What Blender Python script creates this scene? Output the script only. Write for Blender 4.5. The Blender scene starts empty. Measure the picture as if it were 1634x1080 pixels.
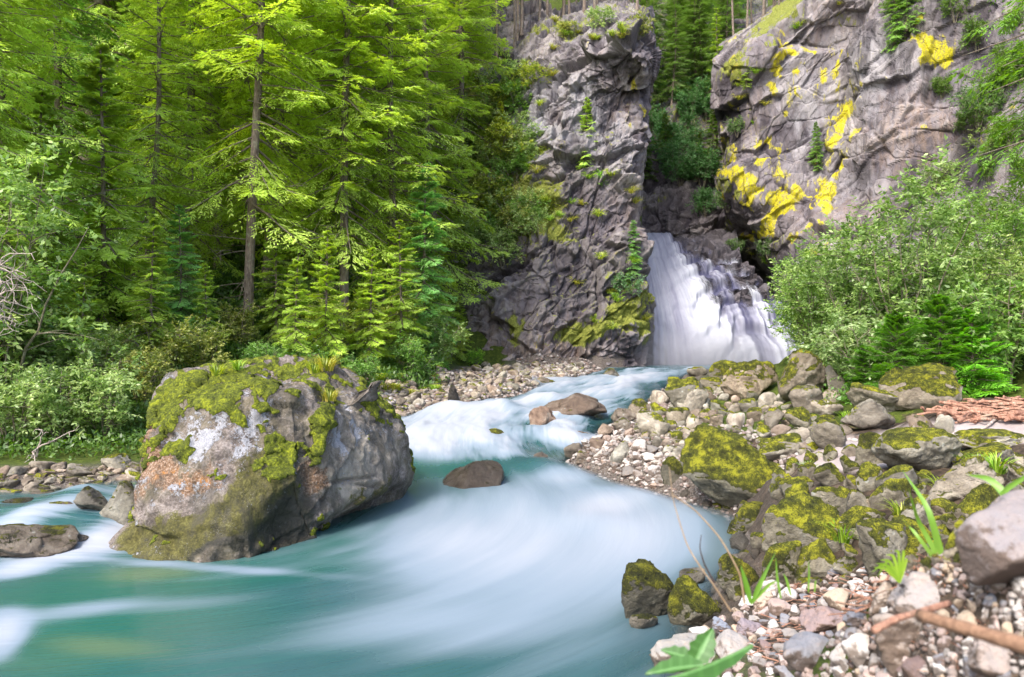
import bpy, bmesh, math, random
import numpy as np
from mathutils import Vector, Matrix
from mathutils.bvhtree import BVHTree

SC = bpy.context.scene
COL = SC.collection
R = math.radians

# ---------------------------------------------------------------- camera, world, sun, exposure
cam = bpy.data.cameras.new('camera')
cam.lens = 28.0; cam.sensor_width = 36.0
cam.clip_start = 0.05; cam.clip_end = 600
cam.dof.use_dof = True; cam.dof.focus_distance = 10.0; cam.dof.aperture_fstop = 3.2
camo = bpy.data.objects.new('camera', cam); COL.objects.link(camo)
camo.rotation_euler = (R(90), 0, 0)
SC.camera = camo

SUN_EL, SUN_AZ = 48, -148        # azimuth from +Y towards +X: behind the camera, from the left
world = bpy.data.worlds.new('World'); SC.world = world; world.use_nodes = True
wn = world.node_tree; wn.nodes.clear()
sky = wn.nodes.new('ShaderNodeTexSky'); sky.sky_type = 'NISHITA'; sky.sun_disc = False
sky.sun_elevation = R(SUN_EL); sky.sun_rotation = R(SUN_AZ)
sky.air_density = 1.0; sky.dust_density = 3.0; sky.ozone_density = 1.0
bg = wn.nodes.new('ShaderNodeBackground'); bg.inputs['Strength'].default_value = 0.15
wo = wn.nodes.new('ShaderNodeOutputWorld')
wn.links.new(sky.outputs[0], bg.inputs[0]); wn.links.new(bg.outputs[0], wo.inputs[0])
sl = bpy.data.lights.new('sun', 'SUN'); sl.energy = 2.1; sl.angle = R(16); sl.color = (1, .95, .86)
so = bpy.data.objects.new('sun', sl); COL.objects.link(so)
sd = Vector((math.sin(R(SUN_AZ))*math.cos(R(SUN_EL)), math.cos(R(SUN_AZ))*math.cos(R(SUN_EL)), math.sin(R(SUN_EL))))
so.rotation_euler = (-sd).to_track_quat('-Z', 'Y').to_euler()
SC.view_settings.view_transform = 'Standard'; SC.view_settings.look = 'None'
SC.view_settings.exposure = 1.45; SC.view_settings.gamma = 1.0
SC.cycles.max_bounces = 8; SC.cycles.diffuse_bounces = 4; SC.cycles.glossy_bounces = 2
SC.cycles.transparent_max_bounces = 12; SC.cycles.transmission_bounces = 3

# ---------------------------------------------------------------- helpers
F = 1634*28/36.0
def W(px, py, Y): return ((px-817)/F*Y, Y, (540-py)/F*Y)
def Wa(a):
    a = np.asarray(a, float); px, py, Y = a[..., 0], a[..., 1], a[..., 2]
    return np.stack([(px-817)/F*Y, Y, (540-py)/F*Y], -1)
def to_px(P):
    Y = np.maximum(P[..., 1], .05)
    return 817+P[..., 0]/Y*F, 540-P[..., 2]/Y*F

def h3(ix, iy, iz, s):
    v = ix.astype(np.uint32)*np.uint32(374761393) + iy.astype(np.uint32)*np.uint32(668265263) \
        + iz.astype(np.uint32)*np.uint32(2147483647) + np.uint32((s*974634777+12345) & 0xffffffff)
    v ^= v >> np.uint32(13); v *= np.uint32(1274126177); v ^= v >> np.uint32(16)
    v *= np.uint32(2246822519); v ^= v >> np.uint32(15)
    return v.astype(np.float64)/4294967295.0
def vnoise(P, s=0):
    P = np.asarray(P, float); I = np.floor(P).astype(np.int64); f = P-I
    u = f*f*f*(f*(f*6-15)+10); r = 0
    for a in (0, 1):
        for b in (0, 1):
            for c in (0, 1):
                w = (u[..., 0] if a else 1-u[..., 0])*(u[..., 1] if b else 1-u[..., 1])*(u[..., 2] if c else 1-u[..., 2])
                r = r + w*h3(I[..., 0]+a, I[..., 1]+b, I[..., 2]+c, s)
    return r*2-1
def fbm(P, o=4, s=0, g=.5):
    r = 0; a = 1; t = 0; P = np.asarray(P, float)
    for k in range(o):
        r = r+a*vnoise(P+17.3*k, s+k); t += a; a *= g; P = P*2.03
    return r/t*1.6
def worley(P, s=0):
    """nearest cell: distance, difference to 2nd, cell random, cell centre"""
    P = np.asarray(P, float); I = np.floor(P).astype(np.int64)
    d1 = np.full(P.shape[:-1], 9.); d2 = d1.copy(); cr = np.zeros_like(d1); cc = np.zeros_like(P)
    for a in (-1, 0, 1):
        for b in (-1, 0, 1):
            for c in (-1, 0, 1):
                J = I+np.array([a, b, c]); x, y, z = J[..., 0], J[..., 1], J[..., 2]
                C = J+np.stack([h3(x, y, z, s+1), h3(x, y, z, s+2), h3(x, y, z, s+3)], -1)
                d = np.sqrt(((P-C)**2).sum(-1)); m = d < d1
                d2 = np.where(m, d1, np.minimum(d2, d)); d1 = np.where(m, d, d1)
                cr = np.where(m, h3(x, y, z, s+4), cr); cc = np.where(m[..., None], C, cc)
    return d1, d2-d1, cr, cc
def facets(P, s=0, tilt=.9):
    """blocky fracture: every cell is a tilted plane at its own offset"""
    d1, e, cr, cc = worley(P, s)
    n = np.stack([np.modf(cr*k)[0]*2-1 for k in (7.13, 31.7, 97.3)], -1)
    return (np.modf(cr*13.7)[0]-.5)+tilt*((P-cc)*n).sum(-1), e
def sstep(a, b, x):
    t = np.clip((x-a)/(b-a), 0, 1); return t*t*(3-2*t)

def mesh_np(name, V, Q, attrs=None, smooth=True):
    """V (n,3), Q (m,3|4) int; attrs: dict name -> (n,) or (n,3) point values, or ('F', (m,)) face values"""
    me = bpy.data.meshes.new(name); V = np.asarray(V, np.float32); Q = np.asarray(Q, np.int32)
    k = Q.shape[1]
    me.vertices.add(len(V)); me.vertices.foreach_set('co', V.ravel())
    me.loops.add(Q.size); me.loops.foreach_set('vertex_index', Q.ravel())
    me.polygons.add(len(Q)); me.polygons.foreach_set('loop_start', np.arange(0, Q.size, k, dtype=np.int32))
    me.polygons.foreach_set('loop_total', np.full(len(Q), k, np.int32))
    me.update(calc_edges=True)
    me.polygons.foreach_set('use_smooth', np.full(len(Q), smooth))
    for n, a in (attrs or {}).items():
        if isinstance(a, tuple):
            at = me.attributes.new(n, 'FLOAT', 'FACE'); at.data.foreach_set('value', np.asarray(a[1], np.float32))
        elif np.ndim(a) == 1:
            at = me.attributes.new(n, 'FLOAT', 'POINT'); at.data.foreach_set('value', np.asarray(a, np.float32))
        else:
            at = me.attributes.new(n, 'FLOAT_VECTOR', 'POINT'); at.data.foreach_set('vector', np.asarray(a, np.float32).ravel())
    me.validate(); return me
def link(name, me, mat=None, parent=None):
    o = bpy.data.objects.new(name, me); COL.objects.link(o)
    if me is not None and mat is not None and not me.materials: me.materials.append(mat)
    if parent: o.parent = parent
    return o
def tag(o, label=None, cat=None, group=None, kind=None):
    if label: o['label'] = label
    if cat: o['category'] = cat
    if group: o['group'] = group
    if kind: o['kind'] = kind
    return o
def copy_tree(o, parent=None):
    c = o.copy(); COL.objects.link(c)
    if parent: c.parent = parent
    for ch in [x for x in o.children]: copy_tree(ch, c)
    return c
def grid_q(n, m):
    i = np.arange(n-1)[:, None]*m+np.arange(m-1)[None, :]
    return np.stack([i, i+1, i+m+1, i+m], -1).reshape(-1, 4)
def vnormals(G):
    du = np.gradient(G, axis=0); dv = np.gradient(G, axis=1)
    n = np.cross(du, dv); return n/np.maximum(np.linalg.norm(n, axis=-1, keepdims=True), 1e-9)
def cr1(C, n, axis):
    """Catmull-Rom resample along an axis, n samples"""
    C = np.moveaxis(np.asarray(C, float), axis, 0); k = len(C)
    E = np.concatenate([[2*C[0]-C[1]], C, [2*C[-1]-C[-2]]])
    t = np.linspace(0, k-1, n); i = np.minimum(t.astype(int), k-2); f = (t-i).reshape((-1,)+(1,)*(C.ndim-1))
    a, b, c, d = E[i], E[i+1], E[i+2], E[i+3]
    r = .5*((2*b)+(c-a)*f+(2*a-5*b+4*c-d)*f**2+(3*b-a-3*c+d)*f**3)
    lin = b+(c-b)*f
    return np.moveaxis(.6*r+.4*lin, 0, axis)

# ---------------------------------------------------------------- node material helper
class NM:
    def __init__(s, name):
        s.m = bpy.data.materials.new(name); s.m.use_nodes = True; s.t = s.m.node_tree; s.t.nodes.clear()
        s.out = s.n('ShaderNodeOutputMaterial')
    def n(s, ty, **k):
        x = s.t.nodes.new(ty)
        for a, b in k.items(): setattr(x, a, b)
        return x
    def put(s, sock, v):
        if isinstance(v, bpy.types.NodeSocket): s.t.links.new(v, sock)
        elif v is not None: sock.default_value = v if not (isinstance(v, tuple) and len(v) == 3 and sock.type == 'RGBA') else (*v, 1)
    def attr(s, name, kind='GEOMETRY', out='Fac'):
        return s.n('ShaderNodeAttribute', attribute_name=name, attribute_type=kind).outputs[out]
    def noise(s, scale, det=4, rough=.55, vec=None, dist=0, out='Fac'):
        x = s.n('ShaderNodeTexNoise'); x.inputs['Scale'].default_value = scale; x.inputs['Detail'].default_value = det
        x.inputs['Roughness'].default_value = rough; x.inputs['Distortion'].default_value = dist
        if vec is not None: s.put(x.inputs['Vector'], vec)
        return x.outputs[out]
    def voro(s, scale, vec=None, feature='F1', out='Distance'):
        x = s.n('ShaderNodeTexVoronoi', feature=feature); x.inputs['Scale'].default_value = scale
        if vec is not None: s.put(x.inputs['Vector'], vec)
        return x.outputs[out]
    def math(s, op, a, b=None, c=None, clamp=False):
        x = s.n('ShaderNodeMath', operation=op, use_clamp=clamp); s.put(x.inputs[0], a)
        if b is not None: s.put(x.inputs[1], b)
        if c is not None: s.put(x.inputs[2], c)
        return x.outputs[0]
    def ramp(s, f, lo, hi, a=0., b=1.):
        x = s.n('ShaderNodeMapRange', interpolation_type='SMOOTHSTEP'); s.put(x.inputs['Value'], f)
        for k, v in (('From Min', lo), ('From Max', hi), ('To Min', a), ('To Max', b)): s.put(x.inputs[k], v)
        return x.outputs['Result']
    def mix(s, f, a, b, mode='MIX'):
        x = s.n('ShaderNodeMix', data_type='RGBA', blend_type=mode)
        s.put(x.inputs[0], f); s.put(x.inputs[6], a); s.put(x.inputs[7], b); return x.outputs[2]
    def cols(s, f, *cs):
        x = s.n('ShaderNodeValToRGB'); s.put(x.inputs[0], f); e = x.color_ramp.elements
        e[0].position, e[0].color = cs[0][0], (*cs[0][1], 1); e[1].position, e[1].color = cs[-1][0], (*cs[-1][1], 1)
        for p, c in cs[1:-1]: q = e.new(p); q.color = (*c, 1)
        return x.outputs[0]
    def bump(s, h, st=.5, dist=.02, nrm=None):
        x = s.n('ShaderNodeBump'); x.inputs['Strength'].default_value = st; x.inputs['Distance'].default_value = dist
        s.put(x.inputs['Height'], h)
        if nrm is not None: s.put(x.inputs['Normal'], nrm)
        return x.outputs[0]
    def pos(s, obj=False): 
        return s.n('ShaderNodeTexCoord').outputs['Object'] if obj else s.n('ShaderNodeNewGeometry').outputs['Position']
    def mapv(s, v, scale=(1, 1, 1), rot=(0, 0, 0), loc=(0, 0, 0)):
        x = s.n('ShaderNodeMapping'); s.put(x.inputs[0], v); x.inputs['Scale'].default_value = scale
        x.inputs['Rotation'].default_value = rot; x.inputs['Location'].default_value = loc; return x.outputs[0]
    def add(s, v, w):
        x = s.n('ShaderNodeVectorMath', operation='ADD'); s.put(x.inputs[0], v); s.put(x.inputs[1], w); return x.outputs[0]
    def nz(s):
        x = s.n('ShaderNodeSeparateXYZ'); s.t.links.new(s.n('ShaderNodeNewGeometry').outputs['Normal'], x.inputs[0]); return x.outputs[2]
    def bsdf(s, col, rough=.8, nrm=None, spec=.4, alpha=None):
        x = s.n('ShaderNodeBsdfPrincipled'); s.put(x.inputs['Base Color'], col); s.put(x.inputs['Roughness'], rough)
        x.inputs['Specular IOR Level'].default_value = spec
        if nrm is not None: s.put(x.inputs['Normal'], nrm)
        if alpha is not None: s.put(x.inputs['Alpha'], alpha)
        return x.outputs[0]
    def done(s, sh): s.t.links.new(sh, s.out.inputs['Surface']); return s.m
def hsv(n, col, h=.5, s_=1., v=1.):
    x = n.n('ShaderNodeHueSaturation'); n.put(x.inputs['Color'], col); n.put(x.inputs['Hue'], h)
    n.put(x.inputs['Saturation'], s_); n.put(x.inputs['Value'], v); return x.outputs[0]
# ---------------------------------------------------------------- materials: rock family
MOSS_A, MOSS_B, MOSS_C = (.035, .055, .006), (.14, .17, .012), (.30, .32, .03)
def moss_col(n, sc=1.):
    v = n.noise(5*sc, 5, .7)
    return n.cols(v, (.3, MOSS_A), (.5, MOSS_B), (.7, MOSS_C))

def mat_cliff():
    n = NM('cliff_rock')
    w = n.attr('warm'); mo = n.attr('moss'); li = n.attr('lich'); pa = n.attr('pale'); da = n.attr('dark'); cell = n.attr('cell')
    p = n.pos()
    ps = n.mapv(p, (1, 1, .35), (R(12), R(28), 0))
    a = n.noise(.9, 6, .65, ps, .6); b = n.noise(5, 6, .7, ps, .4); c = n.noise(22, 5, .7, p)
    base = n.cols(a, (.34, (.045, .036, .05)), (.46, (.13, .11, .135)), (.56, (.28, .245, .27)), (.68, (.46, .41, .41)))
    base = n.mix(n.ramp(b, .42, .62), base, (.40, .34, .30), 'OVERLAY')
    base = n.mix(n.math('MULTIPLY', w, n.ramp(b, .3, .7)), base, (.42, .28, .18))
    base = n.mix(n.math('MULTIPLY', pa, n.ramp(a, .35, .55)), base, (.40, .395, .43))
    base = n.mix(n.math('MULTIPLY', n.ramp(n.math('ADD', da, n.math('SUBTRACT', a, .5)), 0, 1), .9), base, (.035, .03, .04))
    base = n.mix(.35, base, n.cols(cell, (0, (.10, .09, .11)), (.5, (.30, .27, .28)), (1, (.50, .46, .44))), 'MIX')
    base = n.mix(n.ramp(c, .3, .7, .0, .55), base, (.5, .5, .5), 'OVERLAY')
    cr = n.voro(2.6, n.add(ps, n.noise(2, 3, .6, ps, out='Color')), 'DISTANCE_TO_EDGE')
    crk = n.ramp(cr, 0., .035, 1, 0)
    base = n.mix(n.math('MULTIPLY', crk, .35), base, (.03, .025, .03))
    stn = n.ramp(n.noise(1.3, 5, .65, n.mapv(p, (1, 1, .10))), .50, .62); base = n.mix(n.math('MULTIPLY', stn, .72), base, (.05, .042, .05))
    base = hsv(n, base, .5, 1., .80)
    lm = n.ramp(n.math('ADD', n.math('MULTIPLY', li, 1.15), n.math('ADD', n.math('MULTIPLY', n.math('SUBTRACT', n.noise(2.2, 5, .7, ps, .5), .5), 2.6), n.math('MULTIPLY', n.math('SUBTRACT', cell, .5), .5))), .48, .78); lm = n.math('MULTIPLY', lm, n.ramp(n.math('ADD', n.math('MULTIPLY', c, .5), n.math('MULTIPLY', b, .5)), .36, .50))
    yc = n.cols(c, (.3, (.26, .22, .01)), (.6, (.52, .46, .015)))
    base = n.mix(n.math('MULTIPLY', lm, n.ramp(crk, 0, 1, 1, .3)), base, yc)
    mm = n.ramp(n.math('ADD', mo, n.math('MULTIPLY', n.math('SUBTRACT', b, .5), 1.6)), .40, .60)
    base = n.mix(mm, base, n.cols(c, (.3, (.05, .07, .012)), (.5, (.17, .19, .03)), (.7, (.34, .33, .07))))
    h = n.math('ADD', n.math('MULTIPLY', b, .7), n.math('MULTIPLY', c, .3)); h = n.math('SUBTRACT', h, n.math('MULTIPLY', crk, .15))
    return n.done(n.bsdf(base, .78, n.bump(h, .7, .16), .3))

def mat_rock():
    """object colour: R moss amount, G hue of the stone, B wetness/darkness"""
    n = NM('river_stone'); oc = n.n('ShaderNodeObjectInfo'); sep = n.n('ShaderNodeSeparateColor')
    n.t.links.new(oc.outputs['Color'], sep.inputs[0]); rnd = oc.outputs['Random']
    p = n.add(n.pos(), n.mapv(oc.outputs['Location'], (3.1, 1.7, 2.3)))
    a = n.noise(3.5, 6, .62, p, .8); b = n.noise(22, 5, .7, p); c = n.noise(95, 3, .6, p)
    grey = n.cols(a, (.30, (.10, .09, .075)), (.5, (.27, .25, .21)), (.68, (.46, .44, .38)))
    warm = n.cols(a, (.30, (.12, .075, .055)), (.5, (.31, .21, .155)), (.68, (.50, .39, .31)))
    base = n.mix(sep.outputs[1], grey, warm)
    base = n.mix(n.ramp(b, .35, .66, 0, .6), base, (.62, .60, .56), 'OVERLAY')
    sp = n.ramp(n.voro(9, p), .12, .2, 1, 0)
    base = n.mix(n.math('MULTIPLY', sp, n.ramp(a, .5, .6)), base, (.62, .62, .56))
    base = n.mix(n.ramp(c, .62, .75, 0, .5), base, (.08, .07, .06))
    base = n.mix(n.math('MULTIPLY', sep.outputs[0], .38), base, n.cols(b, (.36, (.05, .045, .02)), (.5, (.14, .13, .055)), (.64, (.32, .31, .19))))
    base = hsv(n, base, .5, 1., n.ramp(rnd, 0, 1, .66, 1.18))
    nz = n.nz()
    mk = n.math('ADD', n.math('MULTIPLY', n.ramp(nz, -.5, .9), .80), n.math('MULTIPLY', n.noise(3.2, 5, .72, p, .5), 1.1))
    th = n.math('SUBTRACT', 1.45, n.math('MULTIPLY', sep.outputs[0], .72))
    mm = n.ramp(n.math('ADD', mk, n.math('MULTIPLY', n.math('SUBTRACT', b, .5), .25)), th, n.math('ADD', th, .09))
    mc = n.cols(n.math('ADD', n.math('MULTIPLY', n.noise(7, 4, .7, p), .5), n.math('ADD', n.math('MULTIPLY', b, .25), n.math('MULTIPLY', c, .25))), (.40, (.022, .026, .004)), (.5, (.13, .14, .010)), (.58, (.48, .47, .025)))
    mc = n.mix(n.ramp(nz, -.1, .6, .75, 0), mc, (.045, .048, .010))
    base = n.mix(mm, base, mc)
    base = n.mix(sep.outputs[2], base, (.035, .03, .03), 'MULTIPLY')
    wet = n.ramp(sep.outputs[2], 0, 1, .82, .3)
    h = n.math('ADD', n.math('MULTIPLY', b, .6), n.math('MULTIPLY', c, .25)); h = n.math('ADD', h, n.math('MULTIPLY', mm, n.math('MULTIPLY', c, .9)))
    return n.done(n.bsdf(base, n.mix(mm, wet, (.95, .95, .95)), n.bump(h, 1., .06), .35))

def mat_pebble():
    n = NM('gravel_stone'); oc = n.n('ShaderNodeObjectInfo')
    p = n.add(n.pos(), n.mapv(oc.outputs['Location'], (9.1, 5.7, 7.3)))
    a = n.noise(16, 5, .65, p, .6); b = n.noise(110, 4, .7, p); v = n.voro(70, p)
    base = n.mix(n.ramp(a, .35, .65, 0, .8), hsv(n, oc.outputs['Color'], .5, .8, .66), (.60, .55, .50), 'OVERLAY')
    base = n.mix(n.ramp(b, .56, .7, 0, .35), base, (.10, .085, .08))
    base = n.mix(n.ramp(a, .62, .7, 0, .5), base, (.30, .22, .17))
    dirt = n.ramp(n.math('ADD', n.math('MULTIPLY', n.nz(), -.35), n.noise(30, 5, .7, p)), .30, .52); base = n.mix(n.math('MULTIPLY', dirt, .75), base, (.10, .065, .045))
    h = n.math('ADD', n.math('MULTIPLY', b, .5), n.math('MULTIPLY', a, .9))
    return n.done(n.bsdf(base, .85, n.bump(h, .9, .015), .2))

def mat_boulder():
    n = NM('lichen_boulder_rock')
    mo = n.attr('moss'); wl = n.attr('lich'); orr = n.attr('warm'); da = n.attr('dark'); gr = n.attr('olive'); pa = n.attr('pale')
    p = n.pos()
    a = n.noise(2.2, 6, .65, p, .5); b = n.noise(9, 6, .7, p, .4); c = n.noise(42, 4, .7, p); d = n.noise(120, 3, .7, p)
    base = n.cols(n.math('ADD', n.math('MULTIPLY', b, .6), n.math('MULTIPLY', c, .4)), (.36, (.05, .04, .035)), (.48, (.16, .13, .115)), (.60, (.37, .32, .30)))
    base = n.mix(n.ramp(a, .4, .62, 0, .45), base, (.17, .15, .07))
    base = n.mix(n.math('MULTIPLY', pa, .8), base, n.cols(b, (.3, (.30, .26, .21)), (.7, (.52, .47, .40))))
    om = n.ramp(n.math('ADD', orr, n.math('MULTIPLY', n.math('SUBTRACT', b, .5), 1.6)), .35, .62)
    base = n.mix(om, base, n.cols(c, (.36, (.09, .055, .035)), (.5, (.24, .135, .075)), (.62, (.42, .32, .25))))
    om2 = n.math('MULTIPLY', n.ramp(n.noise(6, 4, .7, p), .56, .64), n.ramp(orr, .4, .8))
    base = n.mix(om2, base, (.45, .19, .04))
    ol = n.ramp(n.math('ADD', gr, n.math('MULTIPLY', n.math('SUBTRACT', b, .5), 1.4)), .38, .62)
    base = n.mix(ol, base, n.cols(n.math('ADD', n.math('MULTIPLY', b, .5), n.math('MULTIPLY', c, .5)), (.36, (.035, .032, .012)), (.5, (.085, .078, .020)), (.66, (.20, .185, .055))))
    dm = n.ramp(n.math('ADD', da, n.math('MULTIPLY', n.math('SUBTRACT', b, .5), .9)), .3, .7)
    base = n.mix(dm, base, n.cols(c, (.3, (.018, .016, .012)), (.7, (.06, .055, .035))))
    v = n.voro(7, n.add(p, n.noise(14, 4, .7, p, out='Color')))
    lw = n.math('ADD', n.math('MULTIPLY', wl, .62), n.math('MULTIPLY', n.math('SUBTRACT', .45, v), .6))
    lw = n.ramp(n.math('ADD', n.math('ADD', lw, n.math('MULTIPLY', n.math('SUBTRACT', n.noise(5, 4, .7, p), .5), 2.6)), n.math('MULTIPLY', n.math('SUBTRACT', c, .5), 1.)), .50, .60)
    base = n.mix(lw, base, n.cols(d, (.35, (.25, .25, .27)), (.6, (.46, .46, .50))))
    stn = n.ramp(n.noise(3, 5, .7, n.mapv(p, (1, 1, .18))), .48, .62); base = n.mix(n.math('MULTIPLY', stn, .6), base, (.06, .055, .045))
    base = hsv(n, base, .5, 1., .80)
    spk = n.math('MULTIPLY', n.ramp(n.voro(34, n.add(p, n.noise(9, 3, .6, p, out='Color'))), .14, .2, 1, 0), n.ramp(n.noise(3.3, 4, .7, p), .50, .60)); spk = n.math('MULTIPLY', spk, n.ramp(dm, 0, 1, 1, 0))
    base = n.mix(n.math('MULTIPLY', spk, .7), base, (.66, .63, .60))
    mm = n.ramp(n.math('ADD', mo, n.math('MULTIPLY', n.math('SUBTRACT', n.math('ADD', n.math('MULTIPLY', b, .5), n.math('MULTIPLY', n.noise(4, 4, .7, p), .5)), .5), 1.4)), .42, .56)
    base = n.mix(mm, base, n.cols(n.math('ADD', n.math('MULTIPLY', c, .45), n.math('MULTIPLY', b, .55)), (.36, (.025, .032, .004)), (.5, (.13, .16, .010)), (.62, (.36, .40, .015))))
    h = n.math('ADD', n.math('MULTIPLY', b, .6), n.math('MULTIPLY', c, .35)); h = n.math('ADD', h, n.math('MULTIPLY', mm, n.math('ADD', n.math('MULTIPLY', c, 1.), .4)))
    h = n.math('ADD', h, n.math('MULTIPLY', lw, .12))
    return n.done(n.bsdf(base, n.mix(dm, (.85,)*3, (.45,)*3), n.bump(h, 1., .05), .35))

def mat_ground():
    n = NM('forest_and_bank_ground')
    mo = n.attr('moss'); sa = n.attr('sand'); gv = n.attr('gravel'); p = n.pos()
    a = n.noise(1.6, 6, .65, p); b = n.noise(9, 6, .7, p); c = n.noise(60, 4, .7, p)
    soil = n.cols(b, (.34, (.015, .011, .008)), (.5, (.045, .032, .022)), (.66, (.11, .075, .05)))
    mc = n.cols(n.math('ADD', n.math('MULTIPLY', b, .5), n.math('MULTIPLY', c, .5)), (.34, (.012, .02, .003)), (.5, (.04, .06, .006)), (.66, (.14, .17, .02)))
    base = n.mix(n.ramp(n.math('ADD', mo, n.math('MULTIPLY', n.math('SUBTRACT', a, .5), 1.6)), .35, .6), soil, mc)
    sand = n.cols(n.math('ADD', n.math('MULTIPLY', a, .5), n.math('MULTIPLY', c, .5)), (.3, (.25, .20, .19)), (.5, (.34, .29, .28)), (.7, (.43, .38, .37)))
    base = n.mix(sa, base, sand)
    vc = n.voro(24, n.add(p, n.noise(8, 2, .5, p, out='Color')), 'F1', 'Color'); vd = n.voro(24, n.add(p, n.noise(8, 2, .5, p, out='Color')), 'DISTANCE_TO_EDGE')
    sepc = n.n('ShaderNodeSeparateColor'); n.t.links.new(vc, sepc.inputs[0])
    gc = n.cols(sepc.outputs[0], (0, (.06, .05, .05)), (.4, (.17, .14, .12)), (.75, (.27, .22, .18)), (1, (.36, .34, .33)))
    gc = n.mix(n.ramp(vd, 0, .1, .85, 0), gc, (.06, .045, .035))
    base = n.mix(gv, base, gc)
    h = n.math('ADD', n.math('MULTIPLY', b, .5), n.math('MULTIPLY', c, .3)); h = n.math('ADD', h, n.math('MULTIPLY', gv, n.ramp(vd, 0, .3)))
    return n.done(n.bsdf(base, .9, n.bump(h, .7, .04), .25))

def mat_water():
    n = NM('river_water')
    fo = n.attr('foam'); al = n.attr('alpha'); st = n.attr('flow', out='Vector'); ye = n.attr('yellow'); gr = n.attr('green')
    s1 = n.noise(1., 5, .6, n.mapv(st, (.55, 5, 1))); s2 = n.noise(1., 4, .6, n.mapv(st, (.9, 17, 1)))
    f = n.math('ADD', fo, n.math('MULTIPLY', n.math('SUBTRACT', s1, .5), n.attr('streak')))
    f = n.math('ADD', f, n.math('MULTIPLY', n.math('SUBTRACT', s2, .5), n.math('MULTIPLY', n.attr('streak'), .6))); f = n.math('MAXIMUM', f, 0.)
    teal = n.mix(gr, (.028, .085, .098), (.017, .098, .080))
    col = n.mix(n.math('MULTIPLY', ye, .55), teal, (.16, .19, .09))
    mid = n.mix(n.ramp(f, 0, .5), col, (.17, .22, .275))
    col = n.mix(n.ramp(f, .40, 1.15), mid, (.30, .32, .37))
    bsd = n.bsdf(col, n.ramp(f, 0, .7, .22, .85), n.bump(s1, .25, .05), .5)
    tr = n.n('ShaderNodeBsdfTransparent'); mx = n.n('ShaderNodeMixShader')
    n.put(mx.inputs[0], n.math('MAXIMUM', al, n.math('MULTIPLY', n.math('MULTIPLY', f, al), 1.)))
    n.t.links.new(tr.outputs[0], mx.inputs[1]); n.t.links.new(bsd, mx.inputs[2])
    return n.done(mx.outputs[0])

def mat_falls():
    n = NM('falling_water')
    al = n.attr('alpha'); uv = n.attr('flow', out='Vector'); sh = n.attr('shade')
    s1 = n.noise(1., 5, .6, n.mapv(uv, (9, .8, 1))); s2 = n.noise(1., 5, .65, n.mapv(uv, (30, 2.2, 1)))
    f = n.math('ADD', n.math('MULTIPLY', s1, .6), n.math('MULTIPLY', s2, .4))
    a = n.ramp(n.math('ADD', al, n.math('MULTIPLY', n.math('SUBTRACT', f, .5), n.math('MULTIPLY', n.math('SUBTRACT', 1.25, al), 2.6))), .28, .80)
    ga = n.math('MULTIPLY', a, n.attr('edge'))
    col = n.cols(n.math('ADD', n.math('MULTIPLY', f, .5), n.math('MULTIPLY', sh, .5)), (.34, (.07, .07, .12)), (.48, (.22, .22, .28)), (.60, (.40, .41, .46)))
    bsd = n.bsdf(col, .9, n.bump(f, .35, .12), .1)
    tr = n.n('ShaderNodeBsdfTransparent'); mx = n.n('ShaderNodeMixShader')
    n.put(mx.inputs[0], ga); n.t.links.new(tr.outputs[0], mx.inputs[1]); n.t.links.new(bsd, mx.inputs[2])
    return n.done(mx.outputs[0])

def mat_leaf(name, c0, c1, c2, trans=.4, use_obj=True):
    """c0..c2 dark to light; per-leaf attribute 'var'; object colour multiplies"""
    n = NM(name); v = n.attr('var'); p = n.pos()
    f = n.math('ADD', n.math('MULTIPLY', v, .6), n.math('MULTIPLY', n.noise(1.1, 4, .7, p), .6))
    col = n.cols(f, (.22, c0), (.52, c1), (.85, c2))
    if use_obj: col = n.mix(1., col, n.n('ShaderNodeObjectInfo').outputs['Color'], 'MULTIPLY')
    d = n.n('ShaderNodeBsdfDiffuse'); t = n.n('ShaderNodeBsdfTranslucent'); mx = n.n('ShaderNodeMixShader')
    n.put(d.inputs[0], col); n.put(t.inputs[0], hsv(n, col, .49, 1.15, 1.3)); mx.inputs[0].default_value = trans
    n.t.links.new(d.outputs[0], mx.inputs[1]); n.t.links.new(t.outputs[0], mx.inputs[2])
    g = n.n('ShaderNodeBsdfGlossy'); g.inputs['Roughness'].default_value = .5; m2 = n.n('ShaderNodeMixShader'); m2.inputs[0].default_value = .05
    n.t.links.new(mx.outputs[0], m2.inputs[1]); n.t.links.new(g.outputs[0], m2.inputs[2])
    return n.done(m2.outputs[0])
def mat_bark(name, a, b):
    n = NM(name); p = n.pos(); f = n.noise(1, 6, .7, n.mapv(p, (22, 22, 5)), .5)
    col = n.cols(f, (.32, a), (.66, b)); col = n.mix(n.ramp(n.noise(6, 4, .6, p), .55, .7, 0, .6), col, (.30, .31, .24))
    return n.done(n.bsdf(col, .9, n.bump(f, .9, .05), .2))
M_CLIFF, M_ROCK, M_PEB, M_BOULD, M_GROUND, M_WATER, M_FALLS = mat_cliff(), mat_rock(), mat_pebble(), mat_boulder(), mat_ground(), mat_water(), mat_falls()
M_SPRUCE = mat_leaf('spruce_needles', (.085, .150, .032), (.255, .375, .070), (.46, .64, .17), .48)
M_LEAF = mat_leaf('broad_leaves', (.050, .095, .022), (.15, .25, .06), (.40, .50, .22), .45)
M_GRASS = mat_leaf('grass_blades', (.08, .13, .012), (.22, .32, .03), (.50, .52, .14), .35)
M_BARK = mat_bark('conifer_bark', (.07, .05, .04), (.30, .24, .20))
M_STEM = mat_bark('shrub_stem_bark', (.09, .075, .05), (.34, .30, .22))
M_WOOD = mat_bark('dead_wood', (.22, .10, .065), (.56, .32, .23))
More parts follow.
